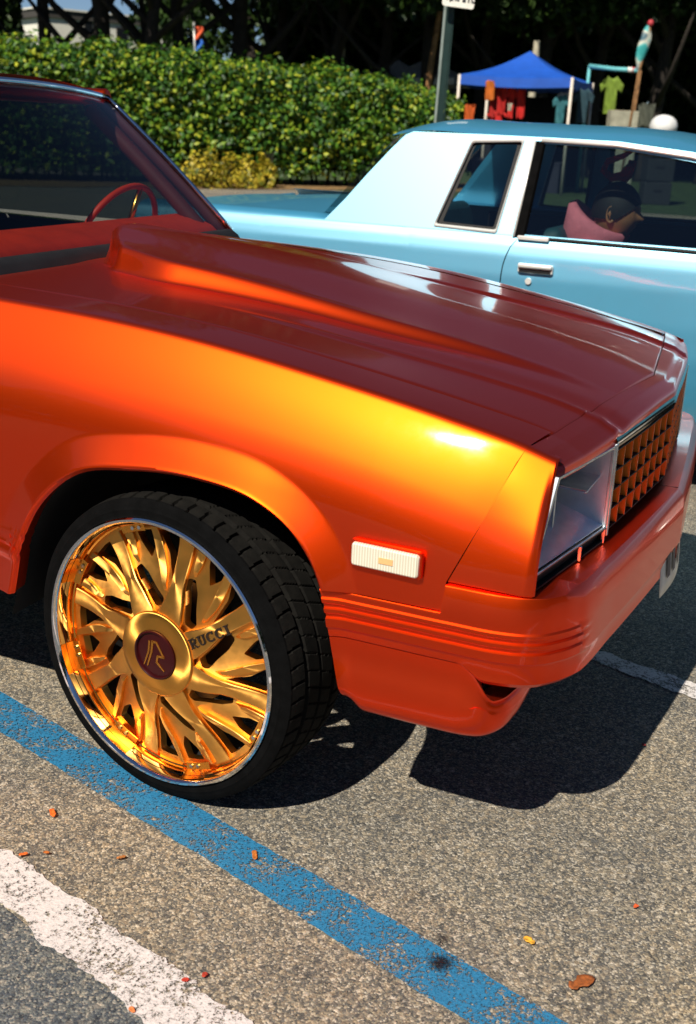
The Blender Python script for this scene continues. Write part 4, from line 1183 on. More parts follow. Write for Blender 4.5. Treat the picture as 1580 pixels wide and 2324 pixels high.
for mir in (False, True):
    v2, T = holed(GO, [QW, DW], .04)
    b = MB(); b.add([(x, by(yg(z), mir), z) for x, z in v2], T)
    for L in (QW, DW):
        n = len(L); V = [(x, by(yg(z), mir), z) for x, z in L]+[(x, by(yg(z)+.022, mir), z) for x, z in L]; b.add(V, [(i, (i+1) % n, n+(i+1) % n, n+i) for i in range(n)])
    b.obj('cabin_side', M['bluep'], blue, True, auto=40)
    for nm, L, k in (('quarter_window', QW, 0), ('door_window', DW, 1)):
        v3, T3 = holed(L, [], None)
        gb = MB(); gb.add([(x, by(yg(z)+.014, mir), z) for x, z in v3], T3); gl = gb.obj(nm, M['glass_b'], blue, True)
        if k == 0:
            fr = MB(); n = len(L); cx = sum(p[0] for p in L)/n; cz = sum(p[1] for p in L)/n
            P = []
            for x, z in L+[L[0]]:
                d = Vector((x-cx, z-cz)).normalized()
                P.append([(x+d.x*o, by(yg(z+d.y*o)+h, mir), z+d.y*o) for o, h in ((-.004, .006), (-.003, -.004), (.004, -.009), (.011, -.005), (.013, .001))])
            fr.grid(P, 0); fr.obj('window_frame', M['trim'], gl, True, auto=50)
            fr = MB(); P = [[(cx+(x-cx)*s, by(yg(cz+(z-cz)*t)+.012, mir), cz+(z-cz)*t) for s, t in ((.985, .99), (.84, .93))] for x, z in L+[L[0]]]
            fr.grid(P, 0); fr.obj('window_seal', M['black_plastic'], gl, False)
        else:
            fr = MB(); q = [(-.047, 1.060), (-.036, 1.262), (-.028, 1.448)]
            P = [[(x+o, by(yg(z)-h, mir), z) for o, h in ((-.020, .0), (-.016, .006), (.018, .006), (.024, -.012))] for x, z in q]
            fr.grid(P, 0); fr.obj('window_post', M['rubber'], gl, True, auto=40)
            fr = MB(); fr.tube([(x-.021, by(yg(z)-.006, mir), z) for x, z in q], .006, 6); fr.obj('post_trim', M['trim'], gl, True)
            fr = MB(); fr.tube([(x, by(yg(1.066)-.006, mir), 1.062-.006*x) for x in np.linspace(-.04, 1.30, 12)], .0075, 6); fr.obj('belt_strip', M['black_plastic'], gl, True)
            fr = MB(); fr.box((.02, by(B0+.022, mir), 1.060), (.135, .018, .018)); bevel(fr.obj('belt_cap', M['trim'], gl, True, auto=40), .004)
            fr = MB(); fr.tube([(x, by(yg(z)-.010, mir), z) for x, z in ((-.02, 1.452), (.3, 1.447), (.6, 1.418), (.80, 1.382), (.98, 1.29))], .0085, 8); fr.obj('drip_moulding', M['trim'], gl, True)
    hn = MB(); hn.box((.048, by(B0-.006, mir), .940), (.152, .012, .040)); hn = bevel(hn.obj('door_handle', M['trim'], blue, True, auto=40), .008, 3)
    h2 = MB(); h2.box((.048, by(B0-.015, mir), .950), (.146, .018, .018)); bevel(h2.obj('handle_grip', M['trim'], hn, True, auto=40), .006, 3)
    h2 = MB(); h2.box((.048, by(B0-.0125, mir), .930), (.136, .002, .014)); h2.obj('handle_recess', M['black_plastic'], hn, False)
    lk = MB(); lk.tube([(.022, by(B0+.004, mir), .886), (.022, by(B0-.008, mir), .886)], [.015, .013], 20); lk.obj('door_lock', M['trim'], blue, True, auto=40)
# roof
railz = spl([-.70, -.60, -.3, .0, .3, .6, .82, .9], [1.440, 1.462, 1.464, 1.464, 1.462, 1.436, 1.405, 1.385])
P = []
for x in np.linspace(-.70, .84, 34):
    row = []
    for u in np.linspace(-1, 1, 41):
        zr = float(railz(x)); a = abs(u); y0 = yg(zr)
        ext = -.06*(1-a**2)*float(1-smst(-.70, -.45, x))
        row.append((x+ext, BC+u*(BC-y0), zr+(.060-.02*float(smst(.4, .84, x))-.030*float(1-smst(-.78, -.45, x)))*(1-a**3.2)))
    P.append(row)
b = MB(); b.grid(P, 0); b.obj('roof', M['bluep'], blue, True)
b = MB(); P = []
for u in np.linspace(-1, 1, 17):
    P.append([(-.70-.06*(1-u*u)-.002, BC+u*.69, 1.432+.03*(1-abs(u)**3)), (-.86-.06*(1-u*u), BC+u*.74, 1.26), (-1.0, BC+u*.79, 1.085)])
b.grid(P, 0); b.obj('rear_window', M['glass_b'], blue, True)
b = MB(); P = [[(.85+.08*(1-u*u), BC+u*.70, 1.395+.02*(1-u*u)), (1.45+.12*(1-u*u), BC+u*.80, 1.075)] for u in np.linspace(-1, 1, 17)]
b.grid(P, 0); b.obj('windshield', M['glass_b'], blue, True)
# interior
b = MB(); b.box((.2, BC, .50), (2.3, 1.6, .03)); b.box((1.32, BC, .92), (.24, 1.5, .28)); b.box((-.92, BC, .85), (.04, 1.5, .55)); b.box((.4, B0+.09, .76), (2.2, .03, .56)); b.box((.4, 2*BC-B0-.09, .76), (2.2, .03, .56))
b.obj('cabin_tub', M['dark'], blue, False)
for y in (3.36, 4.16):
    for c, s, an in (((.32, y, .70), (.52, .54, .20), 4), ((.02, y, .92), (.17, .54, .52), -14), ((-.035, y, 1.20), (.10, .28, .12), -12)):
        pass
    b = MB(); b.box((.34, y, .66), (.52, .54, .20), Matrix.Rotation(R(4), 3, 'Y')); b.box((.06, y, .86), (.17, .54, .46), Matrix.Rotation(R(-16), 3, 'Y'))
    bevel(b.obj('seat', M['teal_int'], blue, True, auto=40), .05, 3)
b = MB(); b.box((-.52, BC, .66), (.50, 1.35, .2)); b.box((-.78, BC, .88), (.16, 1.35, .44), Matrix.Rotation(R(-18), 3, 'Y')); bevel(b.obj('rear_seat', M['teal_int'], blue, True, auto=40), .05, 3)
b = MB(); b.box((.45, 2*BC-B0-.075, .985), (2.3, .05, .11)); bevel(b.obj('door_card', M['teal_int'], blue, True, auto=40), .02)
# wheels
def blue_wheel(x, mir):
    Mx = Matrix.Translation((x, by(B0+.03, mir), .335)) @ Matrix.Rotation(math.pi if mir else 0, 4, 'Z')
    b = MB(); b.lathe([(.0005, .045), (.05, .04), (.06, .05), (.13, .055), (.165, .03), (.178, .02), (.188, .012), (.192, .02), (.19, .09), (.188, .18)], 48)
    w_ = b.obj('wheel', M['trim'], blue, True, Mx, auto=40)
    b = MB(); b.lathe([(.190, .025), (.205, .010), (.25, .002), (.30, .008), (.322, .022), (.334, .04), (.335, .11), (.334, .18), (.32, .20), (.25, .215), (.19, .19)], 72); b.obj('tyre', M['rubber'], w_, True, Mx, auto=40)
for x in BARX:
    for mir in (False, True):
        blue_wheel(x, mir)
        P = []
        for a in np.linspace(0, math.pi, 15): P.append([(x+.375*math.cos(a), by(y, mir), .34+.37*math.sin(a)) for y in (B0+.03, B0+.2, B0+.42)])
        bb = MB(); bb.grid(P, 0); bb.obj('wheel_house', M['dark'], blue, True)

# ================================================================== PLANTING AND BACKGROUND
def leaves(n, pos, size, outw, aspect=.55, flat=.5, seed=1, fold=.25):
    """n leaf shapes: two quads folded along the midrib; returns V, F arrays"""
    g = np.random.default_rng(seed)
    nv = g.normal(size=(n, 3)); nv = nv*(1-flat)+outw*flat*1.6; nv /= np.linalg.norm(nv, axis=1)[:, None]
    t = g.normal(size=(n, 3)); t -= (t*nv).sum(1)[:, None]*nv; t /= np.linalg.norm(t, axis=1)[:, None]
    s = np.cross(nv, t); L = (size*g.uniform(.5, 1.45, n))[:, None]; Wl = L*aspect
    dn = nv*L*fold
    P = np.stack([pos-t*L*.5, pos-t*L*.05+s*Wl*.5-dn*.5, pos+t*L*.5-dn*.6, pos-t*L*.05-s*Wl*.5-dn*.5, pos+t*L*.05], 1)
    V = P.reshape(-1, 3); b = np.arange(n)[:, None]*5
    F = np.concatenate([b+np.array([[0, 1, 4]]), b+np.array([[1, 2, 4]]), b+np.array([[2, 3, 4]]), b+np.array([[3, 0, 4]])], 0)
    return V, F
def fastmesh(name, V, F, mats, parent=None, Mx=None, smooth=False):
    me = bpy.data.meshes.new(name); k = F.shape[1]
    me.vertices.add(len(V)); me.vertices.foreach_set('co', V.astype(np.float32).ravel())
    me.loops.add(F.size); me.loops.foreach_set('vertex_index', F.astype(np.int32).ravel())
    me.polygons.add(len(F)); me.polygons.foreach_set('loop_start', np.arange(0, F.size, k, dtype=np.int32))
    me.update(calc_edges=True); me.validate()
    for m in (mats if isinstance(mats, (list, tuple)) else [mats]): me.materials.append(m)
    return link(bpy.data.objects.new(name, me), parent, Mx)
M['hedge'] = leafmat('hedge_leaf', [(.010, .035, .006), (.022, .075, .010), (.035, .11, .014), (.075, .18, .014), (.16, .27, .018), (.40, .42, .03)], .18, .45, .3)
M['yshrub'] = leafmat('yellow_leaf', [(.05, .10, .01), (.30, .28, .02), (.55, .42, .03), (.60, .46, .05)], .25, .5)
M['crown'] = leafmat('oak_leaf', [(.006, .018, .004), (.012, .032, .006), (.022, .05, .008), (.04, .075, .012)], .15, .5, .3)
M['bark'] = simple('oak_bark', (.022, .016, .012), .9, var=.5, scale=6, bump=.8)
M['twig_and_core'] = simple('dark_stems_and_core', (.010, .008, .005), .95)
# ---- hedge
def hpos(px, dz=0):
    dist = np.interp(px, [-400, 0, 700, 1050], [25.5, 27.0, 29.0, 30.0]); d = ray(px, 250); h = math.hypot(d.x, d.y); return Vector((CAM.x+d.x/h*dist, CAM.y+d.y/h*dist, 0))
A = hpos(-330); Bq = hpos(1052); HL = (Bq-A).length; hd = (Bq-A).normalized(); hn = Vector((hd.y, -hd.x, 0))
if hn.y > 0: hn = -hn
hedge = empty('hedge', (A+Bq)/2, 'long clipped leafy green hedge standing behind both cars', 'hedge')
g = np.random.default_rng(3); K = 3400; per = 25; n = K*per
def htop(u): return np.interp(u, [0, HL*.25, HL*.66, HL*.9, HL], [2.70, 2.64, 2.44, 2.22, 1.98])
cu = g.uniform(0, HL, K); ct_ = g.uniform(0, 1, K) < .20
wob = sum(a_*np.sin(cu*f_+p_) for a_, f_, p_ in ((.05, 1.3, 0), (.05, 3.7, 1), (.05, 9.1, 2)))
cz = np.where(ct_, htop(cu)+wob+g.normal(0, .07, K), .25+(htop(cu)-.25)*g.uniform(0, 1, K)**.85)
cdp = np.where(ct_, g.uniform(0, 1.4, K), np.clip(g.normal(.02, .14, K), -.25, .4)+.22*np.clip(cz-htop(cu)+.35, 0, 1))
kk = np.repeat(np.arange(K), per); off = g.normal(0, .105, (n, 3))
u = np.clip(cu[kk]+off[:, 0]*1.2, 0, HL); dep = cdp[kk]+off[:, 1]; z = cz[kk]+off[:, 2]*1.1
pos = np.array(A)[None]+u[:, None]*np.array(hd)[None]-dep[:, None]*np.array(hn)[None]; pos[:, 2] = np.maximum(z, .05)
ow = np.where(ct_[kk][:, None], np.array([0, 0, 1.0])[None], np.array(hn)[None]*.8+np.array([0, 0, .55])[None])+off*5
keep = ~((z < .8) & (g.uniform(0, 1, n) < .55)); pos = pos[keep]; ow = ow[keep]
V, F = leaves(len(pos), pos, .125, ow, .58, .45, 4)
tag(fastmesh('foliage', V, F, M['hedge'], hedge), kind='stuff')
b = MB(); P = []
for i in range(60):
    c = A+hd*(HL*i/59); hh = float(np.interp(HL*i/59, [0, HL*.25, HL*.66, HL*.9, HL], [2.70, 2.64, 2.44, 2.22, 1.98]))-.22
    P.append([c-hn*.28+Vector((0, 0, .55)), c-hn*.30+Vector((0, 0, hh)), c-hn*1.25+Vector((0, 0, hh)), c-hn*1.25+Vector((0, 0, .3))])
b.grid(P, 0)  # dark core added inside the leaves to block light and darken the gaps
for i in range(70):
    c = A+hd*(HL*(i+random.random())/70)-hn*random.uniform(.3, 1.0); b.tube([c, c+Vector((random.uniform(-.15, .15), 0, .8))], [.035, .02], 5)
b.obj('stems_and_dark_core', M['twig_and_core'], hedge, True)
# ---- yellow-leaved shrubs in front of the hedge
def shrub(px, py, w_, h_, seed, label, n=700):
    c = onZ(px, 424, 0); c = Vector((c.x, c.y, 0))-Vector(hn)*-.3
    rt_ = empty('shrub', c, label, 'shrub', 'yellow shrubs along the hedge'); g = np.random.default_rng(seed)
    q = g.normal(size=(n, 3)); q /= np.linalg.norm(q, axis=1)[:, None]; rad = g.uniform(.35, 1, n)**.6
    p = q*rad[:, None]*np.array([w_/2, w_/2, h_/2]); p[:, 2] = np.abs(p[:, 2])*1.6+.10; p += .12*np.sin(p[:, [1, 2, 0]]*9+seed)
    V, F = leaves(n, p+np.array(c), .10, q, .7, .4, seed)
    tag(fastmesh('foliage', V, F, M['yshrub'], rt_), kind='stuff')
    b = MB()
    for k in range(9):
        a = k*.7+seed; b.tube([c, c+Vector((.2*math.cos(a)*w_, .2*math.sin(a)*w_, h_*.8))], [.012, .005], 5)
    b.obj('stem', M['twig_and_core'], rt_, True)
SL = 'yellow leaved shrub growing in front of the hedge behind the blue trunk'
for k, (px, w_, h_) in enumerate([(452, 1.2, .85), (505, 1.0, .70), (555, .9, .72), (598, .55, .95)]): shrub(px, 0, w_, h_, 20+k, SL, 520)
# ---- trees
def crown_mesh(seed, n=15000, size=.30):
    g = np.random.default_rng(seed); K = 26
    cen = g.normal(size=(K, 3)); cen /= np.linalg.norm(cen, axis=1)[:, None]; cen *= g.uniform(.35, 1, K)[:, None]**.6*np.array([5.2, 5.2, 3.6]); cen[:, 2] = cen[:, 2]*.95
    rad = g.uniform(1.5, 2.5, K); k = g.integers(0, K, n)
    q = g.normal(size=(n, 3)); q /= np.linalg.norm(q, axis=1)[:, None]; p = cen[k]+q*(rad[k]*g.uniform(.3, 1.05, n)**.5)[:, None]*np.array([1, 1, .75])
    p[:, 2] = np.maximum(p[:, 2], -4.2+.8*np.sin(p[:, 0])+g.uniform(0, .8, n)); 
    return leaves(n, p, size, q*.6+np.array([0, 0, .5]), .6, .35, seed)
crowns = []
def tree(px, dist, label, var, zc_=9.6, s=1.0, lean=0.0, limbs=5, trad=.30, at=None, grp='dark shade trees behind the hedge'):
    if at is None:
        d = ray(px, 250); h = math.hypot(d.x, d.y); c = Vector((CAM.x+d.x/h*dist, CAM.y+d.y/h*dist, 0))
    else: c = Vector(at)
    rt_ = empty('oak_tree', c, label, 'tree', grp)
    Mx = Matrix.Translation((c.x+lean, c.y, zc_)) @ Matrix.Rotation(px*.37, 4, 'Z') @ Matrix.Diagonal((s, s, s*1.12, 1))
    if var < len(crowns):
        o = bpy.data.objects.new('crown', crowns[var]); link(o, rt_, Mx)
    else:
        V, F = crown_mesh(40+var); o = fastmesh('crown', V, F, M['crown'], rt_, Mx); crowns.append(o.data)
    o['kind'] = 'stuff'
    rr = random.Random(int(px)+3); b = MB()
    p0 = c; p1 = c+Vector((lean*.2+rr.uniform(-.15, .15), 0, 2.2)); p2 = c+Vector((lean*.5+rr.uniform(-.3, .3), 0, 4.6)); p3 = c+Vector((lean, 0, zc_))
    b.tube([p0-Vector((0, 0, .05)), p0+Vector((0, 0, .3)), p1, p2, p3], [trad*1.5, trad*1.12, trad*.95, trad*.7, trad*.25], 10)
    for k in range(limbs):
        a = rr.uniform(0, 6.28); st = p1.lerp(p2, rr.uniform(-.1, 1)); L = rr.uniform(2.2, 4.5)
        e = st+Vector((math.cos(a)*L, math.sin(a)*L*.8, rr.uniform(2.0, 4.5))); m_ = st.lerp(e, .5)+Vector((0, 0, rr.uniform(-.5, .2)))
        b.tube([st, m_, e], [trad*.45, trad*.33, trad*.12], 7)
    b.obj('trunk', M['bark'], rt_, True)
SH = 'dark shade tree among those behind the hedge and stalls'
for i, (px, dist, kind, lean, lb) in enumerate([(-210, 41, 1, 0, SH), (-40, 43, 1, .4, SH), (120, 41, 1, 0, 'dark shade tree standing right before the white house wall'), (238, 40, 1, -.4, 'thick dark trunked tree overlapping the end of the white house'),
        (318, 39, 0, 1.6, 'dark shade tree with a leaning forked trunk near the white house'), (425, 40, 1, -.3, 'dark trunked tree right beside the orange and blue banner'), (533, 41, 1, .2, 'thick dark trunked tree right beside the white van'), (640, 44, 1, 0, SH),
        (745, 42, 1, .3, 'dark shade tree next to the thin pale lamp post'), (860, 43, 1, 0, SH), (960, 41, 1, -.3, 'dark shade tree next to the slim reddish bare trunk'), (1090, 44, 2, 0, SH), (1225, 42, 2, .5, 'dark shade tree straight behind the peak of the blue canopy'),
        (1350, 43, 2, 0, 'dark shade tree straight behind the lime green shirt'), (1480, 41, 2, .2, 'dark shade tree straight behind the furled teal flag'), (1620, 42, 2, 0, SH), (1790, 44, 2, 0, SH)]):
    tree(px, dist, lb, i % 3, 10.6 if px < 800 else 9.0, 1.04, lean, 4 if kind else 6, .34 if px in (238, 533) else .26)
# second rank of tall trees closing the sky above the hood's reflection
for i, px in enumerate([-420, 560, 800, 1000, 1200, 1420, 1660]):
    tree(px, 56+3*(i % 3), 'tall dark tree in the rank farthest behind the hedge', i % 3, 13.0 if px < 480 else 8.4, 1.25, 0, 4, .3)
# far wood: undergrowth that reads as one dark mass
g = np.random.default_rng(9); n = 52000
rngs = [(-420, 55, .22), (560, 1950, .78)]
pxs = np.where(g.uniform(0, 1, n) < .22, g.uniform(-420, 55, n), g.uniform(470, 1950, n))
D = 49.5+g.uniform(0, 3.5, n); zz = g.uniform(0, 1, n)**.9*np.where(pxs < 600, 6.8, 7.6)
zz = np.where((pxs > 460) & (pxs < 620), zz*np.clip((pxs-455)/230, .28, 1), zz)
pos = np.zeros((n, 3))
for i in range(n):
    pass
fwv, rtv, upv = np.array(fw), np.array(rt), np.array(up)
dd = fwv[None]+rtv[None]*((pxs-790)/2605.85)[:, None]-upv[None]*((250-1161.5)/2605.85); hh = np.hypot(dd[:, 0], dd[:, 1])
pos[:, 0] = CAM.x+dd[:, 0]/hh*D; pos[:, 1] = CAM.y+dd[:, 1]/hh*D; pos[:, 2] = zz
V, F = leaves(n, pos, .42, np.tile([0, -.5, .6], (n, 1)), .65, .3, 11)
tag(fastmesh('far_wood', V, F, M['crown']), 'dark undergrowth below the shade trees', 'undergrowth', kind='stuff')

# trees and undergrowth added out of view to block the bright horizon in reflections
for i, az in enumerate(np.linspace(-196, 14, 18)):
    rr_ = 38+4*((i*7) % 3); tree(i*91, 0, 'tree added out of view round the car park to darken reflections', i % 3, 7.4+.8*(i % 2), 1.15, 0, 4, .28, (rr_*math.cos(R(az)), rr_*math.sin(R(az)), 0), 'trees added out of view round the car park')
g = np.random.default_rng(19); n = 26000; az = np.radians(g.uniform(-200, 18, n)); rr_ = g.uniform(43, 48, n)
pos = np.stack([rr_*np.cos(az), rr_*np.sin(az), g.uniform(0, 1, n)**.9*5.5], -1)
V, F = leaves(n, pos, .75, np.tile([0, .4, .6], (n, 1)), .65, .3, 21)
tag(fastmesh('far_wood', V, F, M['crown']), 'undergrowth added out of view round the car park to darken reflections', 'undergrowth', kind='stuff')

# ---- pale building between the trunks
M['bwall'] = simple('white_render_wall', (.72, .70, .62), .85, var=.06, scale=2); M['bdark'] = simple('brown_fascia', (.05, .045, .04), .8); M['bwin'] = simple('dark_window', (.01, .012, .015), .15)
bl = atd(88, 60, 78); br = atd(415, 78, 82); bl.z = br.z = 0
dv = (br-bl).normalized(); nv = Vector((dv.y, -dv.x, 0)); Lb = (br-bl).length
house = empty('house', (bl+br)/2, 'low white walled house with a flat roof behind the tree trunks', 'house')
def hb_(name, u0, u1, z0, z1, o0, o1, mat, par):
    V = [bl+dv*u+nv*o+Vector((0, 0, z)) for u in (u0, u1) for o in (o0, o1) for z in (z0, z1)]
    return mesh(name, V, [(0, 1, 3, 2), (4, 6, 7, 5), (0, 4, 5, 1), (2, 3, 7, 6), (0, 2, 6, 4), (1, 5, 7, 3)], mat, par, False)
zr = 1.49+.0735*78
wl = hb_('wall', .3, Lb, 0, zr-.55, -6, 0, M['bwall'], house); rf = hb_('roof', -.1, Lb+.4, zr-.10, zr, -6.4, .22, M['bwall'], house); hb_('fascia', 0, Lb+.3, zr-.55, zr-.102, -6.2, .12, M['bdark'], rf)
for (u0, u1, z0, z1) in ((Lb*.30, Lb*.36, 0, zr-.56), (Lb*.52, Lb*.60, 2.9, zr-.75), (Lb*.70, Lb*.80, 2.9, zr-.75)):
    wn = hb_('window', u0, u1, z0, z1, -.02, .04, M['bdark'], house); hb_('pane', u0+.06, u1-.06, z0+.06, z1-.06, .041, .05, M['bwin'], wn)
# ---- white van far behind
van = empty('van', atd(512, 84, 58)*1, 'white van parked beyond the hedge between the trees', 'van'); vp = atd(512, 84, 58)
WM[van.name] = Matrix.Translation((vp.x, vp.y, 0)); van.matrix_basis = WM[van.name]
M['vanw'] = simple('white_van_paint', (.75, .76, .76), .35)
def vbox(name, c, s, m, bv=.08):
    o = MB().box((0, 0, 0), s).obj(name, m, van, True, Matrix.Translation((vp.x, vp.y, 0)) @ Matrix.Rotation(R(20), 4, 'Z') @ Matrix.Translation(c), auto=40); return bevel(o, bv, 3)
vbox('body', (0, 0, 1.9), (4.6, 1.9, 2.6), M['vanw'], .22); vbox('windscreen', (-2.05, 0, 2.5), (.6, 1.6, .7), M['bwin'], .1)
for c in ((-.9, -.93, 2.5), (.6, -.93, 2.5)): vbox('side_window', c, (1.1, .08, .6), M['bwin'], .03)
for c in ((-1.4, -.9, .36), (1.4, -.9, .36), (-1.4, .9, .36), (1.4, .9, .36)):
    b = MB(); b.lathe([(.05, -.1), (.25, -.11), (.36, -.09), (.36, .09), (.25, .1)], 20); b.obj('wheel', M['rubber'], van, True, Matrix.Translation((vp.x, vp.y, 0)) @ Matrix.Rotation(R(20), 4, 'Z') @ Matrix.Translation(c))

# ---- poles, banner, sign
def pole(name, px0, py0, px1, py1, dist, rad, mat, label, cat, down=True, top=None):
    a = atd(px0, py0, dist); c = atd(px1, py1, dist)
    base = Vector((c.x+(c.x-a.x)*c.z/max(.3, a.z-c.z)*.0, c.y, 0))
    b = MB(); b.tube([(base.x, base.y, -.05), (c.x, c.y, c.z), (a.x, a.y, a.z)], [rad*1.15, rad, rad*.85], 10)
    o = b.obj(name, mat, None, True, auto=50); tag(o, label, cat); return o, a
M['palepole'] = simple('pale_concrete', (.40, .36, .27), .8, var=.25); M['woodpole'] = simple('weathered_wood', (.26, .13, .05), .85, var=.5, scale=8)
M['grey_metal'] = simple('grey_metal', (.42, .42, .40), .45, .6)
pole('lamp_post', 790, -160, 780, 135, 44, .062, M['palepole'], 'thin pale lamp post rising behind the hedge', 'lamp post')
pole('slim_tree_trunk', 999, 26, 975, 165, 40, .10, M['woodpole'], 'slim bare reddish tree trunk behind the hedge end', 'tree')
# banner on a pole
fl = empty('banner', Vector((atd(445, 110, 36).x, atd(445, 110, 36).y, 0)), 'orange and blue banner on a thin grey pole above the hedge', 'banner')
a = atd(440, 50, 36); b0 = atd(443, 118, 36)
MB().tube([(b0.x, b0.y, 0), b0, a], .035, 8).obj('pole', M['grey_metal'], fl, True)
M['ban_o'] = simple('orange_cloth', (.70, .10, .03), .8); M['ban_b'] = simple('blue_cloth', (.02, .12, .50), .8)
for nm, y0, y1, m in (('banner_top', 60, 90, 'ban_o'), ('banner_base', 90, 118, 'ban_b')):
    G = []
    for t in np.linspace(0, 1, 9):
        G.append([atd(444+sx_*(15+3*math.sin(t*4))+2*math.sin(t*5), y0+(y1-y0)*t, 36+.12*math.sin(sx_*5+t*3)) for sx_ in np.linspace(0, 1, 6)])
    o = MB().grid(G).obj(nm, M[m], fl, True); q = o.modifiers.new('t', 'SOLIDIFY'); q.thickness = .01
# street sign on U-channel post
M['post_green'] = simple('dark_green_steel', (.012, .035, .032), .5, .3); M['post_edge'] = simple('galvanised_edge', (.30, .36, .33), .5, .5); M['signw'] = simple('white_sign', (.74, .73, .66), .45); M['signk'] = simple('black_print', (.02, .02, .025), .5)
sb = atd(994, 285, 10.2); stp = atd(1033, -150, 10.2)
sg = empty('street_sign', (sb.x, sb.y, 0), 'small white sign with black print on a dark green steel post', 'sign')
dirv = (stp-sb).normalized(); base = sb-dirv*(sb.z/dirv.z)
rv = Vector((math.cos(YAW), math.sin(YAW), 0)); fv = Vector((-math.sin(YAW), math.cos(YAW), 0))
def postbar(off, w_, dep, nm, mat):
    P = []
    for t in (0, .5, 1):
        c = base+(stp-base)*t+rv*off; P.append([c-rv*w_/2, c+rv*w_/2, c+rv*w_/2+fv*dep, c-rv*w_/2+fv*dep, c-rv*w_/2])
    return MB().grid(P).obj(nm, mat, sg, False)
postbar(.012, .052, .03, 'post', M['post_green']); postbar(-.026, .018, .045, 'post_flange', M['post_edge']); postbar(.047, .010, .045, 'post_flange', M['post_green'])
c0 = atd(1003, 12, 10.1); c1 = atd(1075, 22, 10.1); xr = (c1-c0); ux = Vector((xr.x, xr.y, xr.z)).normalized(); uz = dirv
Pn = roundpoly([(0, 0), (xr.length, 0), (xr.length, .42), (0, .42)], .025, 4)
sgn = MB().prism(Pn, lambda x, z: c0+ux*x+uz*z, lambda x, z: c0+ux*x+uz*z+fv*-.004).obj('sign_plate', M['signw'], sg, False)
b = MB()
for x0, w_, h0, h1 in ((.03, .012, .045, .10), (.055, .030, .042, .10), (.058, .008, .03, .06), (.10, .010, .045, .10), (.125, .010, .045, .10), (.115, .022, .045, .056), (.16, .028, .042, .10), (.205, .012, .045, .10), (.235, .022, .045, .058), (.232, .010, .05, .10)):
    b.add([c0+ux*(x0+dx)+uz*h-fv*.0065 for dx, h in ((0, h0), (w_, h0), (w_, h1), (0, h1))], [(0, 1, 2, 3)])
b.obj('sign_print', M['signk'], sgn, False)

# ---- canopies
def canopy(cs, zp, mat, label, legz=0, val=.22, group=None, legs=M['grey_metal']):
    cs = [Vector(c) for c in cs]; cen = sum(cs, Vector())/4; pk = cen.copy(); pk.z = zp
    rt_ = empty('canopy', (cen.x, cen.y, 0), label, 'canopy', group)
    b = MB()
    for i in range(4):
        A_, B_ = cs[i], cs[(i+1) % 4]; G = []
        for t in np.linspace(0, 1, 9):
            row = []
            for u_ in np.linspace(0, 1, 9):
                e = A_.lerp(B_, u_); p = e.lerp(pk, t); p.z -= .10*math.sin(math.pi*t)*(1-.0*u_)+.05*math.sin(math.pi*u_)*(1-t); row.append(p)
            G.append(row)
        b.grid(G, 0)
        G = [[A_.lerp(B_, u_)+Vector((0, 0, -.05*math.sin(math.pi*u_)))-Vector((0, 0, val*t)) for u_ in np.linspace(0, 1, 9)] for t in (0, .5, 1)]
        b.grid(G, 0)
    b.obj('canopy_roof', mat, rt_, True, auto=30)
    for i, c in enumerate(cs):
        MB().tube([(c.x, c.y, 0), (c.x, c.y, c.z)], .035, 8).obj('canopy_leg', legs, rt_, True)
    return rt_
M['tent_blue'] = simple('blue_canopy_cloth', (.006, .075, .42), .6, var=.12, scale=3); M['tent_white'] = simple('white_canopy_cloth', (.72, .70, .66), .7); M['tent_leg'] = simple('pale_tent_leg', (.62, .56, .48), .5)
FL = atd(1043, 172, 30.0); FR = atd(1298, 190, 29.2); BR = atd(1347, 172, 32.0); FL.z = FR.z = BR.z = (FL.z+FR.z+BR.z)/3; BLc = FL+BR-FR
canopy([FL, FR, BR, BLc], 1.49+.060*30.8, M['tent_blue'], 'bright blue pop-up canopy on pale legs beside the hedge', legs=M['tent_leg'])
for k, (px, py, d_) in enumerate([(905, 152, 47), (975, 146, 46)]):
    c = atd(px, py, d_); z_ = c.z-.5
    cs = [Vector((c.x+dx, c.y+dy, z_)) for dx, dy in ((-1.6, -1.6), (1.6, -1.6), (1.6, 1.6), (-1.6, 1.6))]
    canopy(cs, z_+.75, M['tent_white'], ['white pop-up canopy behind the hedge with its peak clear of the sign post', 'white pop-up canopy behind the hedge next to the slim reddish trunk'][k], group='white canopies behind the hedge')
# stall goods under the blue canopy
cenT = (FL+BR)/2; exT = (FR-FL).normalized(); eyT = (BR-FR).normalized()
def tp(u_, v_, z): p = FL+(FR-FL)*u_+(BR-FR)*v_; return Vector((p.x, p.y, z))
M['black_cloth'] = simple('black_cloth', (.006, .006, .008), .9); M['table'] = simple('table_cloth', (.03, .03, .05), .9)
o = MB().grid([[tp(u_, .97+.012*math.sin(u_*40), z) for z in np.linspace(.1, 2.3, 5)] for u_ in np.linspace(.02, .98, 40)]).obj('backdrop', M['black_cloth'], None, True); q = o.modifiers.new('t', 'SOLIDIFY'); q.thickness = .01
tag(o, 'black cloth backdrop hanging at the back of the blue canopy', 'curtain')
tb = MB(); ct = tp(.5, .45, .72); ro = Matrix.Rotation(math.atan2(exT.y, exT.x), 3, 'Z'); tb.box(ct, (2.3, .75, .05), ro); tb = tb.obj('stall_table', M['table'], None, False); tag(tb, 'dark covered stall table under the blue canopy', 'table')
MB().box(ct-Vector((0, 0, .37)), (2.28, .72, .68), ro).obj('table_skirt', M['table'], tb, False)
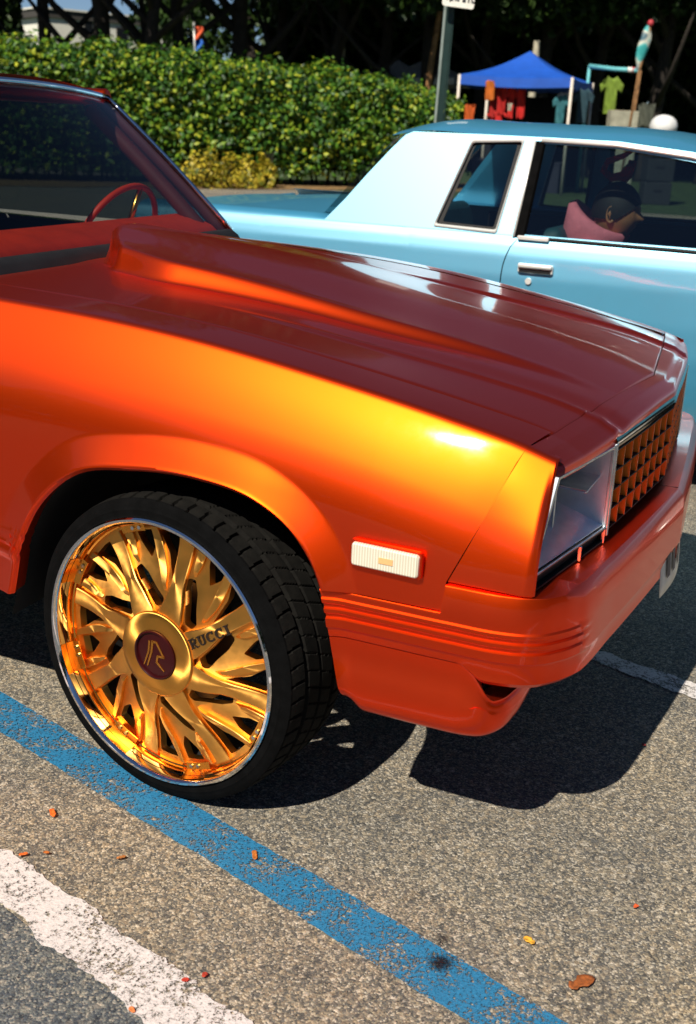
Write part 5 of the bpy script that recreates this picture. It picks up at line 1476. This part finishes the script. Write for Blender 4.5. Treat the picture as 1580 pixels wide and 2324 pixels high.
def cloth(name, px, py, w_, h_, dist, colr, label, cat, grp=None, shirt=False, seed=0):
    """hanging cloth or shirt, w_,h_ in pixels of the picture frame turned into metres at its distance"""
    s = dist/2605.85; W_, H_ = w_*s, h_*s; c = atd(px, py, dist); rr = random.Random(seed)
    if shirt: P = [(-.30, -.5), (.30, -.5), (.28, .18), (.50, .05), (.55, .28), (.22, .50), (.08, .44), (-.08, .44), (-.22, .50), (-.55, .28), (-.50, .05), (-.28, .18)]
    else: P = [(-.45, -.5), (-.1, -.46), (.25, -.5), (.5, -.42), (.46, .0), (.5, .5), (.1, .46), (-.3, .5), (-.5, .42), (-.44, 0)]
    v2, T = holed([(p[0]*W_, p[1]*H_) for p in P], [], min(W_, H_)*.14)
    f_ = lambda x: .04*math.sin(x*22+seed)+.02*math.sin(x*51)
    b = MB(); b.add([c+rv*x+Vector((0, 0, z))+fv*f_(x+z*.3) for x, z in v2], T)
    m_ = simple(name+'_cloth', tuple(c_*.62 for c_ in colr), .8, var=.25, scale=6)
    o = b.obj(name, m_, None, True); q = o.modifiers.new('t', 'SOLIDIFY'); q.thickness = .012
    return tag(o, label, cat, grp)
RG = 'red clothes hanging under the blue canopy'
for k, (px, py, w_, h_) in enumerate([(1118, 232, 22, 62), (1138, 228, 20, 60), (1160, 232, 22, 66), (1182, 236, 18, 60), (1128, 268, 40, 30)]):
    cloth('red_garment', px, py, w_, h_, 29.9, (.55+.05*k, .012, .008), ['dark red shirt hanging beside the orange yellow garment', 'dark red cloth hanging between two red shirts', 'dark red shirt hanging behind the small white garment', 'dark red cloth at the end of the red clothes', 'wide red shirt hanging low under the other red clothes'][k], 'clothing', RG, k % 2 == 0, k)
cloth('orange_garment', 1112, 205, 20, 40, 29.7, (.72, .17, .01), 'orange yellow garment at the top of the red clothes', 'clothing', None, False, 3)
cloth('orange_bag', 1065, 262, 22, 46, 29.6, (.80, .13, .01), 'bright orange bag hanging at the canopy corner by the hedge', 'bag', None, False, 5)
cloth('white_garment', 1157, 243, 9, 16, 29.6, (.75, .72, .55), 'small white garment among the red clothes', 'clothing', None, False, 6)
cloth('teal_garment', 1272, 250, 34, 64, 29.5, (.04, .22, .26), 'teal garment hanging behind the canopy leg', 'clothing', None, True, 7)
cloth('white_shirt', 1281, 222, 26, 22, 29.6, (.75, .76, .74), 'folded white shirt hung by the canopy leg', 'clothing', None, True, 8)
cloth('blue_garment', 1322, 240, 40, 70, 30.2, (.02, .07, .10), 'dark blue garment hanging beyond the canopy', 'clothing', None, True, 9)
cloth('lime_shirt', 1386, 216, 44, 74, 30.5, (.22, .34, .03), 'lime green shirt hanging below the stall rail', 'clothing', None, True, 10)
cloth('grey_garment', 1466, 262, 34, 48, 30.5, (.10, .11, .08), 'grey green cloth hung beside the wooden stall post', 'clothing', None, False, 11)
# stall rail and posts
rl = empty('stall_rail', (atd(1400, 250, 31).x, atd(1400, 250, 31).y, 0), 'clothes rail with a pale blue top bar on two posts', 'stall frame')
a = atd(1338, 150, 31.5); c = atd(1452, 160, 30.6)
M['teal_bar'] = simple('teal_bar', (.12, .42, .45), .6); M['red_sticker'] = simple('red_sticker', (.4, .03, .04), .6)
rb = MB().tube([a, a.lerp(c, .5)-Vector((0, 0, .02)), c], .055, 8).obj('top_bar', M['teal_bar'], rl, True)
pp_ = a.lerp(c, .88); MB().tube([pp_-rv*.14, pp_+rv*.14], .062, 8).obj('bar_label', M['tent_white'], rb, True); MB().tube([pp_-rv*.04, pp_+rv*.04], .066, 8).obj('label_print', M['red_sticker'], rb, True)
MB().tube([(a.x, a.y, 0), a], .04, 8).obj('post', M['teal_bar'], rl, True); MB().tube([(c.x-.12, c.y, 0), c], .05, 8).obj('post', M['woodpole'], rl, True)
# boxes and sack
for px, py, w_, h_, lb in ((1410, 272, 58, 42, 'grey carton standing under the lime green shirt'),):
    s = 30/2605.85; p = atd(px, py+h_/2, 30); z1 = atd(px, py-h_/2, 30).z
    b = MB().box((p.x, p.y, z1/2), (w_*s, .45, z1), Matrix.Rotation(YAW, 3, 'Z')); cb = simple('grey_carton', (.30, .29, .22), .8, var=.3, scale=5)
    o = bevel(b.obj('carton', cb, None, False), .01); tag(o, lb, 'box')
    MB().box((p.x, p.y, z1+.004), (w_*s*.98, .06, .008), Matrix.Rotation(YAW, 3, 'Z')).obj('tape', simple('brown_tape', (.2, .13, .06), .5), o, False)
p = atd(1505, 284, 28); zt_ = atd(1505, 260, 28).z; zb_ = atd(1505, 305, 28).z
ck = MB(); h_ = zb_/3
cr_ = simple('dark_crate', (.02, .022, .025), .7)
for k in range(3):
    o = MB().box((p.x, p.y, h_*(k+.5)), (.62, .5, h_-.012), Matrix.Rotation(YAW+.1*k, 3, 'Z')).obj('crate', cr_, None, False); bevel(o, .02); tag(o, ['dark crate at the bottom of the stack by the stall post', 'dark crate in the middle of the stack by the stall post', 'dark crate on top of the stack carrying the white sack'][k], 'crate', 'crates stacked by the stall')
    MB().box((p.x-fv.x*.252, p.y-fv.y*.252, h_*(k+.62)), (.2, .012, .05), Matrix.Rotation(YAW+.1*k, 3, 'Z')).obj('grip', M['black_cloth'], o, False)
b = MB(); G = []
for a_ in np.linspace(0, 2*math.pi, 24, endpoint=False):
    hs_ = zt_-zb_
    G.append([(p.x+r_*math.cos(a_)*(1+.08*math.sin(3*a_)), p.y+r_*math.sin(a_)*(1+.08*math.sin(3*a_+1)), zb_+z_*hs_) for r_, z_ in ((.20, 0), (.29, .12), (.30, .45), (.26, .72), (.18, .90), (.08, .98), (.005, 1.0))])
b.grid(G, 0, closeu=True); o = b.obj('white_sack', simple('white_sack_cloth', (.66, .66, .66), .8, var=.12, scale=4, bump=.4), None, True); tag(o, 'rounded white sack lying on dark crates by the stall', 'sack')
# furled flag with red knob
fg = empty('flag', (atd(1452, 200, 29).x, atd(1452, 200, 29).y, 0), 'furled teal and white flag with a red knob on a pole', 'flag')
a = atd(1449, 168, 29); c = atd(1476, 58, 29); bs = Vector((a.x-.15, a.y, 0))
MB().tube([bs, a, c], .03, 8).obj('pole', M['woodpole'], fg, True)
b = MB(); G = []
for t in np.linspace(0, 1, 14):
    q_ = c.lerp(a, t*.92); r_ = .035+.085*math.sin(math.pi*min(1, t*1.15))**.8
    G.append([q_+rv*(math.cos(an)*r_*(1+.3*math.sin(3*an+t*6))-.05)+fv*(math.sin(an)*r_*.6) for an in np.linspace(0, 2*math.pi, 13)])
m_, nn_, bb_, ll_ = nodes('flag_cloth'); co_ = nn_.nodes.new('ShaderNodeTexCoord'); t_ = noise(nn_, 2.2, 2, .5, co_.outputs['Object']); rr_ = ramp(nn_, t_.outputs[0], [(.42, (.03, .30, .30)), (.5, (.08, .42, .42)), (.56, (.60, .60, .50)), (.66, (.05, .12, .16))]); ll_.new(rr_.outputs[0], bb_.inputs['Base Color'])
b.grid(G); b.obj('furled_cloth', m_, fg, True)
b = MB(); b.lathe([(.001, .08), (.05, .065), (.075, 0), (.05, -.065), (.001, -.08)], 14, axis='Z', center=(c.x, c.y, c.z+.05)); b.obj('knob', M['red_sticker'], fg, True)
# pale post top behind the blue canopy
o, a = pole('lamp_post', 1219, 92, 1216, 125, 38, .11, M['palepole'], 'short pale post rising behind the top of the blue canopy', 'post')

# ---- litter on the asphalt
def litter(px, py, ln, wd_, colr, rot, label, seed):
    c = onZ(px, py, 0); rr = random.Random(seed); s = 1/1060.
    L, W_ = ln*s, wd_*s; G = []
    for t in np.linspace(-.5, .5, 9):
        w_ = W_*(.25+.75*math.sqrt(max(0, 1-(2*t)**2)))*(1+rr.uniform(-.32, .32)); row = []
        for v_ in np.linspace(-.5, .5, 5):
            x_ = t*L; y_ = v_*w_; z_ = .0075+.28*abs(v_)*w_+.10*L*t*t*(1 if seed % 2 else .3)
            row.append((c.x+x_*math.cos(rot)-y_*math.sin(rot), c.y+x_*math.sin(rot)+y_*math.cos(rot), z_))
        G.append(row)
    o = MB().grid(G).obj('dry_leaf', simple('dry_leaf_colour', colr, .8, var=.5, scale=120), None, True)
    q = o.modifiers.new('t', 'SOLIDIFY'); q.thickness = .0015
    return tag(o, label, 'leaf', 'dry leaves on the asphalt')
for k, (px, py, ln, wd_, c_, rot, lb) in enumerate([
    (120, 1850, 34, 13, (.70, .12, .01), -.75, 'bright orange dry leaf between the blue and white lines'),
    (578, 1946, 34, 11, (.42, .12, .015), -1.0, 'narrow brown dry leaf lying on the blue line'),
    (1320, 2236, 62, 26, (.26, .07, .012), .95, 'large curled brown dry leaf lying on bare asphalt'),
    (1200, 2140, 26, 16, (.70, .34, .03), -.4, 'small yellow dry leaf near the oil spot'),
    (1442, 2062, 14, 9, (.68, .10, .02), 1.2, 'tiny orange leaf scrap alone on bare asphalt'),
    (1460, 1695, 12, 10, (.25, .02, .02), .2, 'tiny dark red leaf scrap at the edge of the car shadow'),
    (54, 1944, 20, 9, (.60, .12, .015), .8, 'small orange leaf scrap touching the white line'),
    (106, 1940, 14, 8, (.40, .11, .015), .3, 'small brown leaf scrap just above the white line'),
    (276, 1951, 22, 8, (.36, .13, .03), .9, 'thin tan leaf scrap between the two lines'),
    (421, 2230, 14, 10, (.42, .03, .015), .5, 'small red leaf scrap at the upper edge of the white line'),
    (465, 2218, 14, 9, (.40, .035, .015), 1.6, 'small dark red leaf scrap beyond the white line'),
    (300, 2298, 16, 9, (.60, .18, .05), -.5, 'small orange leaf scrap under the white line')]):
    litter(px, py, ln, wd_, c_, rot, lb, k)

# ================================================================== PERSON IN THE BLUE CAR
M['skin'] = simple('skin', (.36, .16, .07), .5, var=.1, Subsurface_Weight=0.0); M['pink'] = simple('pink_fleece', (.78, .20, .26), .85, var=.15, scale=20, bump=.3); M['hair'] = simple('black_hair', (.006, .005, .005), .7); M['jeans'] = simple('dark_denim', (.015, .02, .04), .85)
PX, PY_ = .325, 3.27
person = empty('person', (PX-.1, PY_, .72), 'person in a pink hooded top sitting in the blue car', 'person')
def skin_mesh(pts, edges, lv=2):
    me = bpy.data.meshes.new('t'); me.from_pydata([p[0] for p in pts], edges, []); o = bpy.data.objects.new('t', me); col.objects.link(o)
    o.modifiers.new('s', 'SKIN'); sv = me.skin_vertices[0].data
    for i, p in enumerate(pts): r_ = p[1]; sv[i].radius = (r_, r_) if not isinstance(r_, tuple) else r_
    sv[0].use_root = True
    q = o.modifiers.new('u', 'SUBSURF'); q.levels = lv; q.render_levels = lv
    bpy.context.view_layer.update(); dg = bpy.context.evaluated_depsgraph_get(); m2 = bpy.data.meshes.new_from_object(o.evaluated_get(dg))
    V = [v.co[:] for v in m2.vertices]; F = [tuple(p.vertices) for p in m2.polygons]
    bpy.data.objects.remove(o); bpy.data.meshes.remove(me); bpy.data.meshes.remove(m2); return V, F
def P3(dx, dy, z): return (PX+dx, PY_+dy, z)
# body as one continuous surface: pelvis, spine, neck, arms on lap, legs forward
pts = [(P3(-.12, 0, .80), .13), (P3(-.16, 0, .92), .12), (P3(-.17, 0, 1.00), .11), (P3(-.13, 0, 1.055), .062), (P3(-.095, 0, 1.10), .055),
       (P3(-.155, -.17, .985), .055), (P3(-.09, -.24, .86), .045), (P3(.08, -.20, .80), .036), (P3(.17, -.12, .80), .03),
       (P3(-.155, .17, .985), .055), (P3(-.09, .24, .86), .045), (P3(.08, .20, .80), .036), (P3(.17, .12, .80), .03),
       (P3(-.06, -.10, .79), .09), (P3(.30, -.13, .80), .07), (P3(.52, -.13, .55), .05), (P3(-.06, .10, .79), .09), (P3(.30, .13, .80), .07), (P3(.52, .13, .55), .05)]
ed = [(0, 1), (1, 2), (2, 3), (3, 4), (2, 5), (5, 6), (6, 7), (7, 8), (2, 9), (9, 10), (10, 11), (11, 12), (0, 13), (13, 14), (14, 15), (0, 16), (16, 17), (17, 18)]
V, F = skin_mesh(pts, ed)
bm_ = MB(); bm_.add(V, F)
# head: shaped sphere facing +X with brow, nose, lips and chin
HC = Vector(P3(-.045, 0, 1.165)); G = []
for i in range(36):
    th = math.pi*i/35; row = []
    for j in range(49):
        ph = 2*math.pi*j/48; x = math.sin(th)*math.cos(ph); y = math.sin(th)*math.sin(ph); z = math.cos(th)
        X = x*.098; Y = y*.076; Z = z*.118
        if x > 0: X += -.012*max(0, -z)*x
        f = max(0, x)**3*math.exp(-(y/.16)**2)
        X += f*(.030*math.exp(-((z+.16)/.13)**2)+.006*math.exp(-((z-.22)/.10)**2)+.010*math.exp(-((z+.47)/.06)**2)+.009*math.exp(-((z+.60)/.06)**2)+.012*math.exp(-((z+.85)/.10)**2))
        X -= max(0, x)**3*.010*math.exp(-((abs(y)-.36)/.13)**2)*math.exp(-((z-.06)/.10)**2)
        if z < -.3: Y *= 1-.28*(-z-.3)
        row.append((HC.x+X, HC.y+Y, HC.z+Z))
    G.append(row)
bm_.grid(G)
for s in (-1, 1):       # ears
    E_ = []
    for i in range(13):
        a_ = -2.4+4.6*i/12; c_ = HC+Vector((-.012+.020*math.cos(a_)*-.8, s*.078, -.005+.033*math.sin(a_))); E_.append(c_)
    bm_.tube(E_, .0065, 7); bm_.tube([HC+Vector((-.012, s*.070, -.03)), HC+Vector((-.016, s*.076, .0)), HC+Vector((-.012, s*.070, .022))], .012, 8)
body = bm_.obj('body', M['skin'], person, True)
# hair / cap: upper shell of the head
G = []
for i in range(16):
    th = math.pi*.58*i/15; row = []
    for j in range(37):
        ph = 2*math.pi*j/36; lim = .40+.22*(1-max(0, math.cos(ph)))
        t2 = min(th, math.pi*lim); x = math.sin(t2)*math.cos(ph); y = math.sin(t2)*math.sin(ph); z = math.cos(t2)
        row.append((HC.x-.004+x*.109, HC.y+y*.086, HC.z+.006+z*.126))
    G.append(row)
MB().grid(G).obj('hair', M['hair'], person, True)
# hooded top over torso and arms, hood folded behind the neck
pt2 = [(P3(-.13, 0, .80), .155), (P3(-.165, 0, .92), .145), (P3(-.17, 0, .995), .130), (P3(-.14, 0, 1.05), .085),
       (P3(-.155, -.18, .985), .075), (P3(-.09, -.25, .86), .062), (P3(.06, -.21, .80), .050), (P3(-.155, .18, .985), .075), (P3(-.09, .25, .86), .062), (P3(.06, .21, .80), .050)]
V, F = skin_mesh(pt2, [(0, 1), (1, 2), (2, 3), (2, 4), (4, 5), (5, 6), (2, 7), (7, 8), (8, 9)])
hb2 = MB(); hb2.add(V, F); G = []
for i in range(25):
    a_ = R(-155+310*i/24)+math.pi; k = .5+.5*math.cos(a_-math.pi)
    c_ = Vector(P3(-.125, 0, 1.06)); d_ = Vector((math.cos(a_), math.sin(a_), 0))
    G.append([c_+d_*r_+Vector((0, 0, z_*(.35+.65*k))) for r_, z_ in ((.072, -.02), (.082, .06), (.105, .10*(.5+k)), (.135, .085*(.6+k)), (.15, .02), (.135, -.06))])
hb2.grid(G)
hb2.obj('hooded_top', M['pink'], person, True)
V, F = skin_mesh([(P3(-.12, 0, .78), .14), (P3(-.05, -.10, .785), .105), (P3(.30, -.13, .80), .085), (P3(.52, -.13, .55), .065), (P3(-.05, .10, .785), .105), (P3(.30, .13, .80), .085), (P3(.52, .13, .55), .065)], [(0, 1), (1, 2), (2, 3), (0, 4), (4, 5), (5, 6)])
MB().add(V, F).obj('trousers', M['jeans'], person, True)
# red cloth loop hanging inside
c = onY(1405, 378, 3.55); L_ = [Vector((c.x+dx, 3.55, c.z+dz)) for dx, dz in ((.055, .075), (.02, .05), (-.055, .02), (-.07, -.02), (-.03, -.05), (.02, -.04), (.05, .0), (.06, .03), (.045, -.04), (.02, -.075), (.0, -.085))]
o = MB().tube(L_, [.008, .012, .016, .018, .02, .022, .022, .02, .018, .014, .006], 8).obj('red_scarf', simple('red_scarf_cloth', (.38, .015, .015), .8), None, True); tag(o, 'red cloth loop hanging inside the blue car window', 'scarf')
MB().tube([L_[0], (L_[0].x, 3.55, 1.50)], .003, 5).obj('hanger_cord', M['hair'], o, True)
